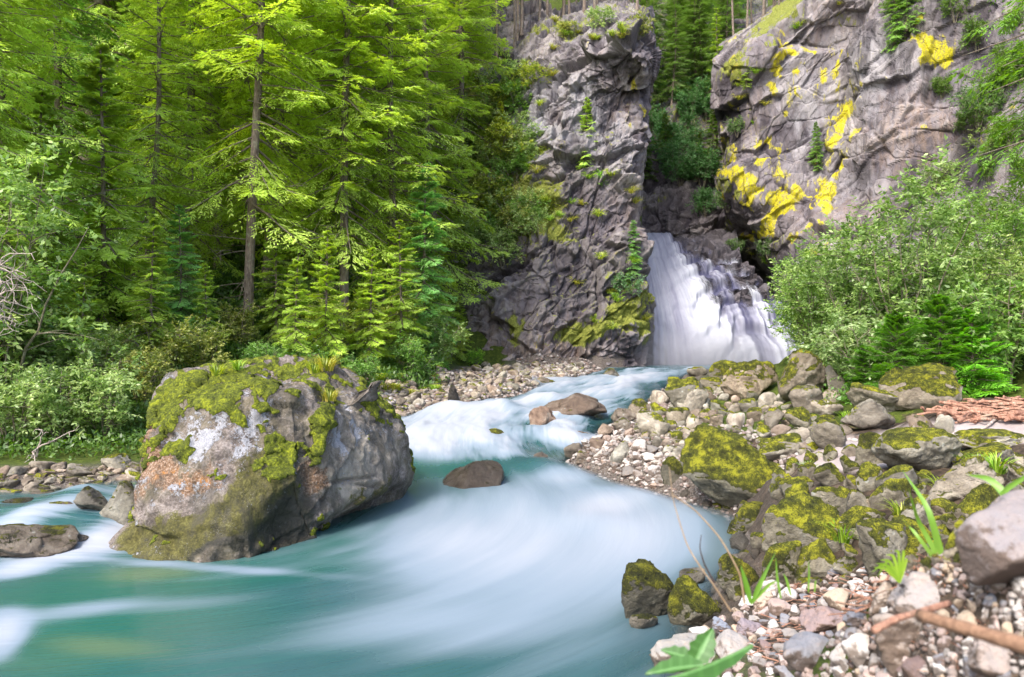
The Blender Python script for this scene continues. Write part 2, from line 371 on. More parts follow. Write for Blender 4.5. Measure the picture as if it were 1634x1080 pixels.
M_TWIG = mat_bark('grey_dead_twig', (.26, .20, .17), (.60, .52, .47))
# ---------------------------------------------------------------- water level, river outline, ground
WZ_Y = [-50, 10.5, 12, 13, 14, 15.5, 17, 20, 24, 29, 33, 60]; WZ_Z = [-2.15, -2.15, -2.12, -2.06, -1.98, -1.86, -1.75, -1.52, -1.33, -1.12, -1.08, -1.08]
def wz(x, y):
    z = np.interp(y, WZ_Y, WZ_Z)
    side = sstep(-3.9, -4.6, x-(y-8.4)*.1)*sstep(7.4, 9.3, y)*.2      # the side arm behind the boulder drops in from the left
    return z+side*(y < 13)
def shore(l):
    out = []
    for px, py in l:
        Y = 8.
        for _ in range(60): Y = .5*Y+.5*float(np.interp(Y, WZ_Y, WZ_Z))*-F/(py-540)
        out.append(((px-817)/F*Y, Y))
    return out
right = [(1.2, -3), (.9, 2), (.75, 3.6), (.95, 4.6)]+[(1.25, 5.9)]+shore([(1185, 885), (1172, 830), (1060, 790), (900, 738), (955, 682), (1035, 640), (1075, 606)])+[(6.6, 28.5), (9.5, 31)]
left = [(13, 34), (8, 36), (5.2, 35.5), (5, 33.2), (4.6, 31.2), (3.4, 29.8)]+shore([(935, 598), (880, 613), (760, 640), (640, 665)])
left += [(-3.6, 16), (-3.6, 13.2), (-3.4, 12.), (-4.3, 10.9), (-6, 10.4), (-7.6, 10.2), (-11, 10.6), (-40, 11), (-40, -3)]
POLY = np.array(right+left)
def sdist(x, y):
    """signed distance to the river outline, negative in the water"""
    P = np.stack([x, y], -1); A = POLY; B = np.roll(POLY, -1, 0); d = np.full(x.shape, 1e9); ins = np.zeros(x.shape, bool)
    for a, b in zip(A, B):
        ab = b-a; t = np.clip(((P-a)@ab)/(ab@ab), 0, 1)
        q = P-a-t[..., None]*ab; d = np.minimum(d, (q**2).sum(-1))
        c = ((a[1] > P[..., 1]) != (b[1] > P[..., 1])) & (P[..., 0] < (b[0]-a[0])*(P[..., 1]-a[1])/(b[1]-a[1]+1e-12)+a[0])
        ins ^= c
    d = np.sqrt(d); return np.where(ins, -d, d)
GC = [(0,745,11.3),(100,745,11.4),(220,745,11.8),(-150,745,11.3),(0,650,15),(250,600,17),(300,520,21),(450,480,24),(560,560,22),(600,600,20.5),(350,430,27),
 (0,400,22),(0,200,28),(200,150,34),(450,100,38),(650,60,42),(700,300,34),(560,300,34),(-300,500,16),(-300,300,22),(-600,400,16),
 (620,640,18.5),(700,620,21),(800,600,25.5),(740,590,29),
 (900,20,44),(1030,15,44),(800,10,46),(900,430,36.5),(1030,430,36.5),(800,430,36),
 (1090,470,46),(1090,440,52),(1090,300,75),(1090,200,90),(1160,300,62),(1190,450,48),(1240,40,60),(1300,-20,60),(1450,-140,60),(1090,-200,125),(900,-40,90),
 (1240,640,39),(1350,560,37),(1500,560,32),(1700,560,27),(1500,0,48),(1800,0,40),(1900,300,30),(2100,400,20),
 (1230,596,18),(1500,612,14),(1634,635,12),(1450,655,12),(1634,700,9),(1300,698,9.7),(1350,760,7.5),(1550,800,5.8),(1634,850,4.5),
 (1300,850,6.5),(1215,800,8.9),(1110,735,11.6),(1172,806,9.9),(1185,765,10.5),(1240,770,9.2),(1000,716,12.7),(1100,650,15),(1010,680,16),(1150,620,19),(1250,590,22),(1500,490,22),(1634,440,20),(1800,560,12),(2100,650,8)]
GW = [(.42,1.8,-.74),(.55,1.4,-.60),(.75,1.2,-.50),(.98,2.4,-.745),(1.35,2.5,-.70),(1.65,2.5,-.67),(.85,2.75,-.93),(.48,2.4,-1.0),(1.4,3.4,-1.33),(2.1,3.5,-1.2),
 (.95,3.5,-1.75),(1.3,4.6,-1.9),(1.9,4.6,-1.62),(2.8,4.8,-1.35),(2.2,1.5,-.45),(1.,.3,-.5),(2.5,-2,-.5),(.35,1.,-.95),(1.6,6,-1.98),(2.3,6,-1.8),(3.2,2.5,-.6)]
_gp = np.array([W(*g) for g in GC]+GW); _n = len(_gp)
_K = np.linalg.norm(_gp[:, None, :2]-_gp[None, :, :2], axis=-1)
_A = np.block([[_K, np.ones((_n, 1)), _gp[:, :2]], [np.ones((1, _n)), np.zeros((1, 3))], [_gp[:, :2].T, np.zeros((2, 3))]])
_c = np.linalg.solve(_A, np.concatenate([_gp[:, 2], np.zeros(3)]))
def ground(x, y, rough=True):
    x = np.asarray(x, float); y = np.asarray(y, float); sh = x.shape; x = x.ravel(); y = y.ravel(); z = np.zeros(len(x))
    for k in range(0, len(x), 40000):
        q = np.stack([x[k:k+40000], y[k:k+40000]], -1)
        D = np.linalg.norm(q[:, None]-_gp[None, :, :2], axis=-1)
        z[k:k+40000] = D@_c[:_n]+_c[_n]+q@_c[_n+1:]
    d = sdist(x, y); w = wz(x, y)
    P = np.stack([x, y, 0*x], -1)
    if rough: z = z+fbm(P*.9, 3, 5)*.10*np.clip(np.hypot(x, y)/8, .12, 3)+fbm(P*5, 2, 8)*.025*sstep(3, 6, y)
    lo = w-.05+.45*np.clip(d, -1.2, 0)-.15
    hi = np.maximum(z, w+.03+.10*np.clip(d, 0, 1))
    k = sstep(-.25, .45, d)
    qx = 817+x/np.maximum(y, 1)*F; hi = np.where((y > 35.6) & (qx > 1022) & (qx < 1200), np.minimum(hi, 2.2), hi)
    return (lo*(1-k)+hi*k).reshape(sh)

def polar(r0, r1, nr, th):
    r = np.geomspace(r0, r1, nr); Rg, T = np.meshgrid(r, th, indexing='ij'); return Rg*np.sin(T), Rg*np.cos(T)
th = np.concatenate([np.linspace(-R(180), -R(42), 60)[:-1], np.linspace(-R(42), R(42), 620), np.linspace(R(42), R(180), 60)[1:]])
x, y = polar(.25, 150, 560, th)
z = ground(x, y)
dd = sdist(x, y)
far = np.hypot(x, y)
front = sstep(2.75, 2.3, y-.12*np.sin(x*5)-.35*np.maximum(x-1.6, 0))*sstep(-.2, .2, x)
_px, _py = to_px(np.stack([x, y, z], -1))
sandm = (y > 5)*sstep(.35, .6, fbm(np.stack([x, y, 0*x], -1)*.9, 3, 31)*.25+np.exp(-(((_px-1350)/110)**2+((_py-722)/26)**2)**1.5)+np.exp(-(((_px-1600)/170)**2+((_py-688)/20)**2)**1.5))
gravm = np.maximum(front*np.where(x > .9*y, .9, .35), np.maximum(sstep(1.2, .6, dd)*(y > 4), sstep(3.6, 2.6, dd)*sstep(15, 17, y)*(x < 3)))
gravm = np.maximum(gravm*np.where((x > 1.2) & (y < 10), .25, 1), (dd < .1)*1.)*(1-sandm)
mossm = .75-2*front-1.0*sstep(1.2, 1.8, x)*sstep(12.5, 11, y)*(y > 0)*(x > -.2)
V = np.stack([x, y, z], -1).reshape(-1, 3)
me = mesh_np('ground', V, grid_q(*x.shape)[:, ::-1], {'moss': mossm.ravel(), 'sand': sandm.ravel(), 'gravel': gravm.ravel()})
ground_o = tag(link('ground', me, M_GROUND), 'mossy forest floor and pale sandy gravel banks on both sides of the river', kind='structure')
gbvh = BVHTree.FromPolygons(V.tolist(), grid_q(*x.shape).tolist())
def hit(px, py, bvh=None):
    d = Vector(((px-817)/F, 1, (540-py)/F)).normalized()
    r = (bvh or gbvh).ray_cast(Vector((0, 0, 0)), d)
    return r[0], r[1]
def gz(x, y): return float(ground(np.array([x]), np.array([y]))[0])

# ---------------------------------------------------------------- river water
CL = np.array([(9, 34), (6.5, 31), (5, 28), (3, 24), (1.3, 20), (-.3, 17), (-.2, 13.5), (.35, 11), (.1, 8.3), (-1.2, 6.3), (-4, 5.4), (-9, 6), (-20, 7)], float)
CL = cr1(CL, 160, 0)
for _ in range(60): CL[1:-1] = .5*CL[1:-1]+.25*(CL[:-2]+CL[2:])
TRUE_ = 0; _sl = np.concatenate([[0], np.cumsum(np.linalg.norm(np.diff(CL, axis=0), axis=1))])
def flow(x, y):
    P = np.stack([x, y], -1); bd = np.full(x.shape, 1e9); s = np.zeros(x.shape); t = np.zeros(x.shape)
    for i in range(len(CL)-1):
        a, b = CL[i], CL[i+1]; ab = b-a; L2 = ab@ab; u = np.clip(((P-a)@ab)/L2, 0, 1)
        q = P-a-u[..., None]*ab; d = (q**2).sum(-1); m = d < bd
        bd = np.where(m, d, bd); s = np.where(m, _sl[i]+u*math.sqrt(L2), s)
        t = np.where(m, np.sign(ab[0]*q[..., 1]-ab[1]*q[..., 0])*np.sqrt(d), t)
    return s, t
def wpt(px, py):
    Y = 8.
    for _ in range(60): Y = .5*Y+.5*float(np.interp(Y, WZ_Y, WZ_Z))*-F/(py-540)
    return (px-817)/F*Y, Y
def pblob(px, py, L):
    """sum of soft elliptical spots given in picture position of the surface points: (cx, cy, rx, ry, angle, amount)"""
    r = np.zeros(px.shape)
    for cx, cy, rx, ry, an, am in L:
        c, s = math.cos(R(an)), math.sin(R(an)); u = ((px-cx)*c+(py-cy)*s)/rx; v = (-(px-cx)*s+(py-cy)*c)/ry
        r = r+am*np.exp(-(u*u+v*v)**1.3)
    return r
rr = np.geomspace(2.2, 42, 620); tt = np.linspace(R(-60), R(36), 640)
Rg, T = np.meshgrid(rr, tt, indexing='ij'); x = Rg*np.sin(T); y = Rg*np.cos(T)
d = sdist(x, y); s, t = flow(x, y); w = wz(x, y)
for _ in range(60):
    s[1:-1, 1:-1] = .5*s[1:-1, 1:-1]+.125*(s[:-2, 1:-1]+s[2:, 1:-1]+s[1:-1, :-2]+s[1:-1, 2:]); t[1:-1, 1:-1] = .5*t[1:-1, 1:-1]+.125*(t[:-2, 1:-1]+t[2:, 1:-1]+t[1:-1, :-2]+t[1:-1, 2:])
ST = np.stack([s*.45, t*1.6, 0*s], -1)
rap = sstep(12.2, 16.5, y+.9*fbm(np.stack([x*.5, y*.9, 0*x], -1), 3, 55))*sstep(32, 28, y)
wav = fbm(ST*np.array([1.1, 1, 1]), 4, 3); wav2 = fbm(np.stack([s*.25, t*.8, 0*s], -1), 3, 9)
arm = sstep(-3.4, -4.6, x)*sstep(7.2, 8.2, y)
h = w+rap*(.11*wav+.12*wav2)+.02*wav2+arm*.06*wav
px, py = to_px(np.stack([x, y, h], -1))
# standing humps where the river runs over hidden stones
HUMP = [(725, 655, .14, .5), (805, 655, .16, .35), (700, 690, .10, .6), (880, 640, .12, .5), (980, 610, .08, .6), (840, 690, .10, .5), (910, 668, .12, .4), (860, 745, .10, .5),(1140, 605,.08,.6),
        (1330-380, 830, .06, .6), (830, 800, .05, .8), (60, 850, .10, .4), (130, 815, .1, .3)]
for cx, cy, a, rad in HUMP:
    X0, Y0 = wpt(cx, cy); h = h+a*np.exp(-((x-X0)**2+(y-Y0)**2)/rad**2)
foam = .05+rap*(.30+.80*wav+.55*wav2)
foam = foam+pblob(px, py, [(760, 665, 130, 26, -8, .35), (700, 700, 70, 34, 10, .40), (900, 700, 90, 14, 0, .3), (1010, 600, 70, 12, -5, .15),
    (870, 850, 200, 85, 0, .42), (800, 950, 280, 100, -8, .33), (980, 800, 70, 22, -15, .42), (700, 850, 90, 60, -10, .22), (900, 760, 50, 12, 0, .35), (650, 1010, 260, 50, 0, .18), (1050, 850, 80, 50, 0, .25),
    (120, 875, 130, 22, -14, .85), (60, 825, 90, 16, -20, .75), (190, 850, 45, 20, -10, .6), (20, 910, 60, 14, -10, .6), (0, 1015, 50, 34, -35, .85), (200, 800, 40, 12, 0, .4), (330, 905, 200, 7, 4, .3), (120, 975, 120, 14, -10, .22), (300, 965, 120, 12, -5, .12),
    (770, 742, 120, 22, 0, -.22), (670, 700, 60, 45, 0, .25), (1050, 770, 60, 14, 0, -.1), (820, 650, 26, 14, 50, -.5), (930, 690, 40, 10, -20, -.35),
    (1110, 590, 120, 8, 0, -.3), (960, 588, 120, 5, 0, -.35), (1080, 700, 40, 10, 0, -.3), (520, 930, 140, 26, -8, -.05), (160, 940, 160, 16, -5, -.15)])
foam = foam+.22*fbm(np.stack([s*.22, t*.8, 0*s], -1), 4, 77)*sstep(13, 11, y)+.10*fbm(np.stack([s*.35, t*3.2, 0*s], -1), 3, 78)
foam = foam+sstep(30, 31.5, y)*pblob(px, py, [(1150, 586, 140, 5, 0, .4)])
streak = np.clip(rap*1.5+arm*1.1+pblob(px, py, [(120, 880, 140, 30, 0, .3)])+.09, 0, 1)
yellow = pblob(px, py, [(240, 915, 80, 13, -4, .8), (165, 1032, 95, 17, 3, .75), (1090, 720, 40, 10, 0, .0), (930, 730, 70, 10, 0, .5), (1130, 870, 60, 30, 0, .25), (60, 1060, 100, 20, 0, .2)])
green = np.clip(pblob(px, py, [(150, 1000, 300, 120, 0, 1.), (600, 830, 120, 35, -20, 1.1), (450, 900, 250, 30, -5, .9), (700, 740, 100, 20, 0, .5), (330, 1060, 200, 50, 0, -.3)]), 0, 1)
bed = ground(x, y)
dep = h-bed
alpha = np.clip(sstep(-.02, .30, dep)*(.72+.28*np.clip(foam*1.5, 0, 1))+sstep(.3, .55, dep)*.35, 0, 1)
alpha = np.maximum(alpha, sstep(.0, .14, dep)*np.clip(foam*1.1, 0, 1))
Q = grid_q(*x.shape); keep = (d < .8).ravel()[Q].all(1); Q = Q[keep][:, ::-1]
used = np.unique(Q); remap = np.zeros(x.size, int); remap[used] = np.arange(len(used))
G = lambda a: a.ravel()[used]
Vw = np.stack([x, y, h], -1).reshape(-1, 3)[used]
me = mesh_np('water', Vw, remap[Q], {'foam': G(foam), 'alpha': G(alpha), 'streak': G(streak), 'yellow': G(yellow), 'green': G(green),
     'flow': np.stack([s, t, 0*s], -1).reshape(-1, 3)[used]})
water_o = tag(link('water', me, M_WATER), 'turquoise river smoothed to milky white streaks over its rapids', kind='structure')

# ---------------------------------------------------------------- cliffs from control nets (picture column, picture row, distance)
def net_surface(net, nu, nv):
    C = Wa(net); return cr1(cr1(C, nu, 0), nv, 1)
def rockify(G, amp=1., seed=0, scl=1., fine=1., edge=0.):
    """displace a grid along its normals into fractured blocks; returns grid and per-vertex block value"""
    N = vnormals(G)
    wv = np.stack([fbm(G*.5, 3, seed+1), fbm(G*.5, 3, seed+2), fbm(G*.5, 3, seed+3)], -1)
    c, s_ = math.cos(R(38)), math.sin(R(38))
    q = G+.22*wv; qx = q[..., 0]*c+q[..., 2]*s_; qz = -q[..., 0]*s_+q[..., 2]*c      # strata dip
    Q = np.stack([qx*.55, q[..., 1]*.7, qz], -1)*scl
    f1, e1 = facets(Q*.42, seed+10, .8); f2, e2 = facets(Q*1.15, seed+20, .9); f3, e3 = facets(Q*2.9, seed+30, 1.)
    f4, e4 = facets(Q*7, seed+50, 1.)
    dsp = 1.15*f1+.55*f2+fine*(.30*f3+.11*f4)+.35*fbm(G*.35, 3, seed+40)+fine*.05*fbm(G*6, 3, seed+41)
    for _ in range(3): dsp[1:-1, 1:-1] = .5*dsp[1:-1, 1:-1]+.125*(dsp[:-2, 1:-1]+dsp[2:, 1:-1]+dsp[1:-1, :-2]+dsp[1:-1, 2:])
    crack = sstep(.05, 0, e2)*.14+sstep(.06, 0, e3)*.07+sstep(.04, 0, e1)*.25
    vv_ = np.linspace(0, 1, G.shape[1])[None, :]; amp = amp*(1-edge*sstep(.80, .90, vv_))
    return G+N*((dsp-crack)*amp)[..., None], np.clip(.5+.6*f2+.5*f3, 0, 1)
def cliff(name, net, nu, nv, amp, seed, label, paint, scl=1., fine=1., flip=False):
    G0 = net_surface(net, nu, nv)
    G, cell = rockify(G0, amp, seed, scl, fine, .65 if name == 'left_cliff' else 0.)
    px, py = to_px(G); px = px+26*fbm(G*.7, 4, seed+61); py = py+26*fbm(G*.7, 4, seed+62)
    at = {k: np.clip(v, -1, 2).ravel() for k, v in paint(px, py, G).items()}; at['cell'] = cell.ravel()
    Qd = grid_q(nu, nv)
    if flip: Qd = Qd[:, ::-1]
    me = mesh_np(name, G.reshape(-1, 3), Qd, at, smooth=False)
    o = tag(link(name, me, M_CLIFF), label, kind='structure')
    return o, G, BVHTree.FromPolygons(G.reshape(-1, 3).tolist(), Qd.tolist())
LNET = [
 [(690,20,50),(780,10,48),(850,10,46),(900,15,44),(960,10,44),(1010,10,44),(1035,10,44),(1040,10,50)],
 [(690,90,40),(780,70,39),(850,55,38),(900,48,36.5),(960,32,35),(1005,24,34),(1038,55,34),(1045,60,40)],
 [(690,180,38),(780,150,36.5),(850,130,35),(900,110,34),(960,95,33),(1005,82,31.6),(1046,92,32.0),(1046,100,40)],
 [(690,250,36.5),(780,230,35),(850,200,33.5),(900,180,33),(955,160,32.9),(995,140,33.4),(1030,140,33.6),(1036,160,40)],
 [(690,340,34),(780,320,33.3),(850,290,32.5),(900,280,32),(960,270,32),(1000,260,32.2),(1018,260,33),(1024,260,40)],
 [(700,420,32.5),(780,400,31.7),(850,385,31),(900,380,31),(960,375,31.2),(1000,370,31.6),(1020,370,32.5),(1026,370,40)],
 [(705,510,32),(780,500,31),(850,490,30.3),(900,490,30.3),(960,490,30.6),(1005,490,31),(1029,490,32.2),(1034,490,40)],
 [(700,610,31),(780,610,30),(850,610,29.8),(900,610,29.8),(960,610,30.4),(1010,610,31),(1038,610,32),(1044,610,40)]]
def paintL(px, py, G):
    n1 = fbm(G*.6, 4, 91); up = vnormals(G)[..., 2]
    if np.median(vnormals(G)[..., 1]) > 0: up = -up
    moss = .05+pblob(px, py, [(915, 525, 42, 16, 0, .9), (990, 510, 55, 22, -20, .75), (810, 505, 12, 22, 0, .5), (880, 50, 70, 16, -10, .5), (760, 300, 90, 110, 0, .55), (860, 330, 60, 40, 30, .5), (740, 150, 60, 100, 0, .5), (900, 380, 50, 20, 0, .35), (1000, 455, 40, 40, 0, .25), (960, 215, 50, 20, 0, .2), (860, 450, 130, 90, 0, .1), (1010, 20, 40, 20, 0, .3)])+.22*sstep(.2, .8, up)
    return dict(moss=moss+.1*n1, lich=pblob(px, py, [(880, 60, 20, 10, 0, .3), (1020, 150, 16, 30, -30, .45), (1000, 170, 20, 12, -30, .35), (745, 420, 20, 60, 0, .2)]),
        warm=pblob(px, py, [(840, 560, 110, 40, 0, 1.), (1010, 330, 26, 70, -10, .55), (890, 240, 20, 60, 0, .4), (985, 170, 30, 50, 0, .3), (900, 470, 60, 60, 0, .3)]),
        pale=pblob(px, py, [(880, 180, 90, 80, 0, .8), (850, 230, 50, 70, 0, .6), (980, 200, 50, 60, 0, .5), (960, 50, 60, 30, 0, .4), (1000, 290, 40, 60, 0, .4), (850, 570, 60, 24, 0, .3)]),
        dark=.12+pblob(px, py, [(920, 250, 26, 50, -20, .5), (960, 440, 110, 70, 0, .6), (820, 450, 110, 60, 0, .5), (930, 320, 60, 40, 0, .4), (1030, 480, 14, 120, 0, .6), (990, 110, 40, 30, -30, .45), (1000, 580, 60, 14, 0, .4)]))
cliffL, GL, bvhL = cliff('left_cliff', LNET, 520, 520, .62, 11, 'fractured grey and violet rock cliff with moss ledges left of the waterfall', paintL)

RNET = [
 [(1150,130,60),(1145,60,56),(1190,30,56),(1240,0,56),(1300,-40,56),(1370,-80,56),(1450,-140,54),(1530,-170,50),(1634,-200,46),(1850,-280,40)],
 [(1175,130,50),(1145,110,42),(1180,85,40),(1228,55,39),(1290,0,38.5),(1360,-60,38),(1450,-120,36),(1530,-150,34),(1634,-180,32),(1850,-250,28)],
 [(1165,180,50),(1140,170,41.5),(1175,150,39.5),(1225,140,38.8),(1295,110,38.5),(1355,70,38.0),(1385,20,36),(1520,0,33.5),(1634,-20,31),(1850,-60,27)],
 [(1160,260,50),(1150,250,41),(1180,240,39),(1228,235,38.5),(1295,225,38),(1352,190,37.6),(1390,160,35.4),(1520,150,33.4),(1634,150,30),(1850,150,26)],
 [(1160,330,50),(1160,320,41),(1185,320,38.5),(1230,320,37.8),(1295,310,37),(1350,290,36.6),(1410,290,34.6),(1520,290,32.6),(1634,300,29),(1850,320,25)],
 [(1150,390,50),(1165,385,43),(1195,385,41),(1238,390,38.2),(1300,390,35),(1370,390,33.8),(1450,400,32.5),(1520,410,30.5),(1634,420,28),(1850,450,24)],
 [(1180,460,46),(1215,460,43),(1238,460,40),(1265,470,37),(1310,470,34),(1380,480,32),(1450,490,31),(1520,500,29),(1634,510,26),(1850,530,22)],
 [(1240,610,46),(1270,610,42),(1290,610,39),(1305,610,36),(1340,610,32),(1400,610,30),(1460,610,28),(1540,610,26),(1660,610,24),(1850,620,20)]]
def paintR(px, py, G):
    up = vnormals(G)[..., 2]
    if np.median(vnormals(G)[..., 1]) > 0: up = -up
    lich = pblob(px, py, [(1270, 200, 120, 190, 0, .20), (1485, 85, 30, 27, 8, 1.3), (1458, 20, 7, 18, 0, .9), (1190, 298, 28, 22, 10, 1.25), (1232, 345, 30, 20, -38, 1.3), (1315, 307, 20, 20, -20, 1.3), (1180, 372, 20, 8, -20, 1.1), (1248, 85, 16, 26, 20, .85), (1268, 72, 16, 8, -20, .8), (1335, 103, 9, 12, 0, .9), (1296, 66, 6, 7, 0, .9), (1172, 97, 12, 10, 0, .8),
        (1188, 118, 6, 12, 0, .7), (1240, 140, 8, 14, 0, .7), (1352, 185, 12, 20, 40, .7), (1378, 200, 7, 10, 30, .9), (1376, 142, 6, 8, 0, .8), (1207, 231, 6, 8, 0, .9), (1225, 245, 7, 16, 20, .7), (1338, 268, 9, 12, 0, .8), (1284, 366, 9, 8, -30, .9), (1270, 322, 22, 6, 20, .7), (1252, 185, 5, 5, 0, .8), (1255, 110, 8, 6, 0, .9), (1300, 115, 8, 20, 0, .45), (1160, 240, 10, 20, 0, .5), (1278, 395, 9, 7, 0, .7), (1310, 350, 10, 7, 0, .8), (1470, 205, 6, 24, 0, .55), (1493, 185, 8, 10, 0, .4), (1330, 220, 20, 8, -30, .5), (1240, 270, 12, 22, 10, .45), (1165, 180, 8, 22, 0, .4)])
    return dict(lich=lich, moss=.02+pblob(px, py, [(1170, 110, 40, 30, -30, .6), (1240, 30, 60, 20, -40, .7), (1200, 200, 30, 40, 0, .3), (1150, 300, 14, 100, 0, .6), (1240, 400, 60, 20, 0, .4), (1560, 200, 50, 60, 0, .3), (1360, 20, 30, 30, 0, .4)])+.15*sstep(.25, .8, up),
        warm=pblob(px, py, [(1440, 210, 60, 60, 0, .6), (1320, 30, 70, 40, -30, .5), (1370, 340, 60, 40, 0, .5), (1500, 200, 60, 60, 0, .4), (1200, 180, 40, 50, 0, .3), (1300, 365, 40, 30, 0, .4)]),
        pale=.08+pblob(px, py, [(1400, 110, 50, 80, 0, .6), (1290, 150, 60, 70, 0, .55), (1290, 230, 60, 50, 0, .45), (1380, 290, 60, 30, 0, .5), (1300, 50, 50, 40, 0, .4), (1490, 130, 30, 30, 0, .7), (1550, 160, 30, 30, 0, .5)]),
        dark=pblob(px, py, [(1185, 150, 24, 60, 20, .6), (1240, 290, 28, 40, -20, .3), (1355, 120, 7, 130, 4, .8), (1230, 430, 60, 40, 40, .9), (1160, 260, 14, 120, 0, .7), (1560, 60, 40, 70, 0, .3)]))
cliffR, GR, bvhR = cliff('right_cliff', RNET, 520, 560, .5, 71, 'tall grey rock cliff patched with bright yellow lichen right of the waterfall', paintR, .62, .55)

BNET = [[(960,-60,90),(1060,-60,88),(1120,-60,86),(1230,-60,84)],[(970,60,66),(1060,60,64),(1120,60,62),(1220,60,62)],[(980,180,55),(1060,180,54),(1120,180,53),(1200,180,54)],
 [(990,270,48.5),(1060,270,48),(1120,270,47.5),(1190,270,49)],[(1000,345,46),(1060,340,45.5),(1120,335,44.5),(1190,330,45)],[(1000,392,45.5),(1060,392,45),(1120,390,43.2),(1200,388,43)]]
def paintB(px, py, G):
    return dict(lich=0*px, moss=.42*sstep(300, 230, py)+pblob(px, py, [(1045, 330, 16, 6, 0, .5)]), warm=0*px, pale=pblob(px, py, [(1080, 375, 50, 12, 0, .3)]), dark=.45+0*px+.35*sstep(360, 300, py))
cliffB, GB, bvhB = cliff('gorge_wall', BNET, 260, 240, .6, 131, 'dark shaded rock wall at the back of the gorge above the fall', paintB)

# ---------------------------------------------------------------- waterfall: stepped rock and the water over it
FNET = [
 [(1020,379,47),(1032,379,46.5),(1046,380,46),(1062,381,45.5),(1080,381,45),(1100,381,44.5),(1130,375,43.5),(1175,365,43)],
 [(1018,391,38.6),(1030,389,38.7),(1046,386,39),(1064,387,39.2),(1085,388,39.3),(1108,390,39.2),(1138,400,38.9),(1180,400,39)],
 [(1020,430,37),(1036,427,37.1),(1057,425,37.3),(1082,425,37.5),(1110,425,37.6),(1142,432,37.6),(1174,442,37.2),(1210,440,37.5)],
 [(1026,480,35.5),(1048,479,35.6),(1078,476,35.8),(1112,473,36),(1148,470,36.1),(1184,472,36.1),(1212,480,35.8),(1240,480,36)],
 [(1032,530,34.5),(1060,529,34.5),(1095,526,34.6),(1132,523,34.7),(1172,520,34.8),(1210,518,34.8),(1242,524,34.5),(1275,525,34.5)],
 [(1038,592,33.4),(1068,592,33),(1108,592,33),(1152,592,33),(1198,592,33),(1244,592,33),(1288,592,33),(1330,590,33)]]
NU, NV = 420, 360
G0 = net_surface(FNET, NU, NV); N = vnormals(G0)
if np.median(N[..., 1]) > 0: N = -N
uu, vv = np.meshgrid(np.linspace(0, 1, NU), np.linspace(0, 1, NV), indexing='ij')      # u down, v across
def stepfield(seed, n, wob):
    k = uu*n+wob*fbm(np.stack([vv*3.2, uu*1.5, 0*uu], -1), 4, seed)+vv*2.5; f = np.modf(np.abs(k)+10)[0]
    return sstep(0, .35, f)*sstep(1., .75, f)*1.
S1 = stepfield(5, 8, 1.0); S2 = stepfield(6, 17, 1.3)
rightw = sstep(.28, .62, vv+.12*(uu-.4))
blk, e = facets(G0*np.array([1, 1, 1.])*.9, 300, .8); blk2, _ = facets(G0*2.4, 310, .9)
base = G0+N*((S1*.36+S2*.13)*(.15+.85*rightw))[..., None]
Gr = base+N*((blk*.30+blk2*.14)*(.35+.65*rightw)-.32)[..., None]
Gr[..., 1] += sstep(.04, 0, vv)*.3
px, py = to_px(Gr)
at = dict(moss=pblob(px, py, [(1180, 385, 40, 10, 0, .4), (1240, 470, 20, 40, -30, .5)]), lich=0*px, warm=pblob(px, py, [(1200, 430, 40, 40, 0, .3)]), pale=0*px, dark=.85+0*px, cell=.3+.3*blk)
me = mesh_np('waterfall_rock', Gr.reshape(-1, 3), grid_q(NU, NV), {k: v.ravel() for k, v in at.items()}, smooth=False)
tag(link('waterfall_rock', me, M_CLIFF), 'dark wet stepped rock face under the waterfall', kind='structure')
fine = fbm(np.stack([vv*42, uu*2.2, 0*uu], -1), 4, 41); med = fbm(np.stack([vv*9, uu*1.6, 0*uu], -1), 3, 42)
# water hugs a blurred copy of the steps
sm = (S1*.36+S2*.13)*(.15+.85*rightw)
for _ in range(14): sm = .25*(np.roll(sm, 1, 0)+np.roll(sm, -1, 0))+.5*sm
Gw = G0+N*(sm+.14+.03*fine+.05*med*(.4+rightw)+.55*(1-rightw)*np.sin(np.clip(uu, 0, 1)*np.pi)**.6*.5)[..., None]
Gw[-18:, :, 2] -= np.linspace(0, .35, 18)[:, None]
topr = sstep(.68, .82, vv-.45*uu)                            # bare rock along the right edge
alpha = 1.1-.52*rightw*sstep(.02, .12, uu)*sstep(1.02, .7, uu)-.12*rightw*sstep(.9, .4, uu)
alpha = alpha+.50*fbm(np.stack([vv*9, uu*6, 0*uu], -1), 4, 44)*rightw
alpha = alpha-.38*sstep(.95, .5, uu)*rightw*(S1-.3)
alpha = alpha-.75*topr*sstep(.62, .3, uu)
alpha = alpha+.55*sstep(.6, .95, uu)
alpha = alpha-1.5*sstep(.40, .5, vv)*sstep(.14, .10, uu)
edge = sstep(0.02, .06, vv)*sstep(1., .955, vv)*sstep(1.0, .90, vv-.12*sstep(.8, 1., uu)+0*vv)
edge = edge*sstep(.90, .84, vv-.16*uu)
me = mesh_np('waterfall', Gw.reshape(-1, 3), grid_q(NU, NV), {'alpha': np.clip(alpha, 0, 1.2).ravel(), 'edge': edge.ravel(),
   'flow': np.stack([vv, uu, 0*uu], -1).reshape(-1, 3), 'shade': np.clip(.55+.5*med*rightw+.25*fine*rightw+.15*(S1-.5)*rightw, 0, 1).ravel()})
tag(link('waterfall', me, M_FALLS), 'white veil of falling water that breaks over dark rock steps on its right side', kind='structure')

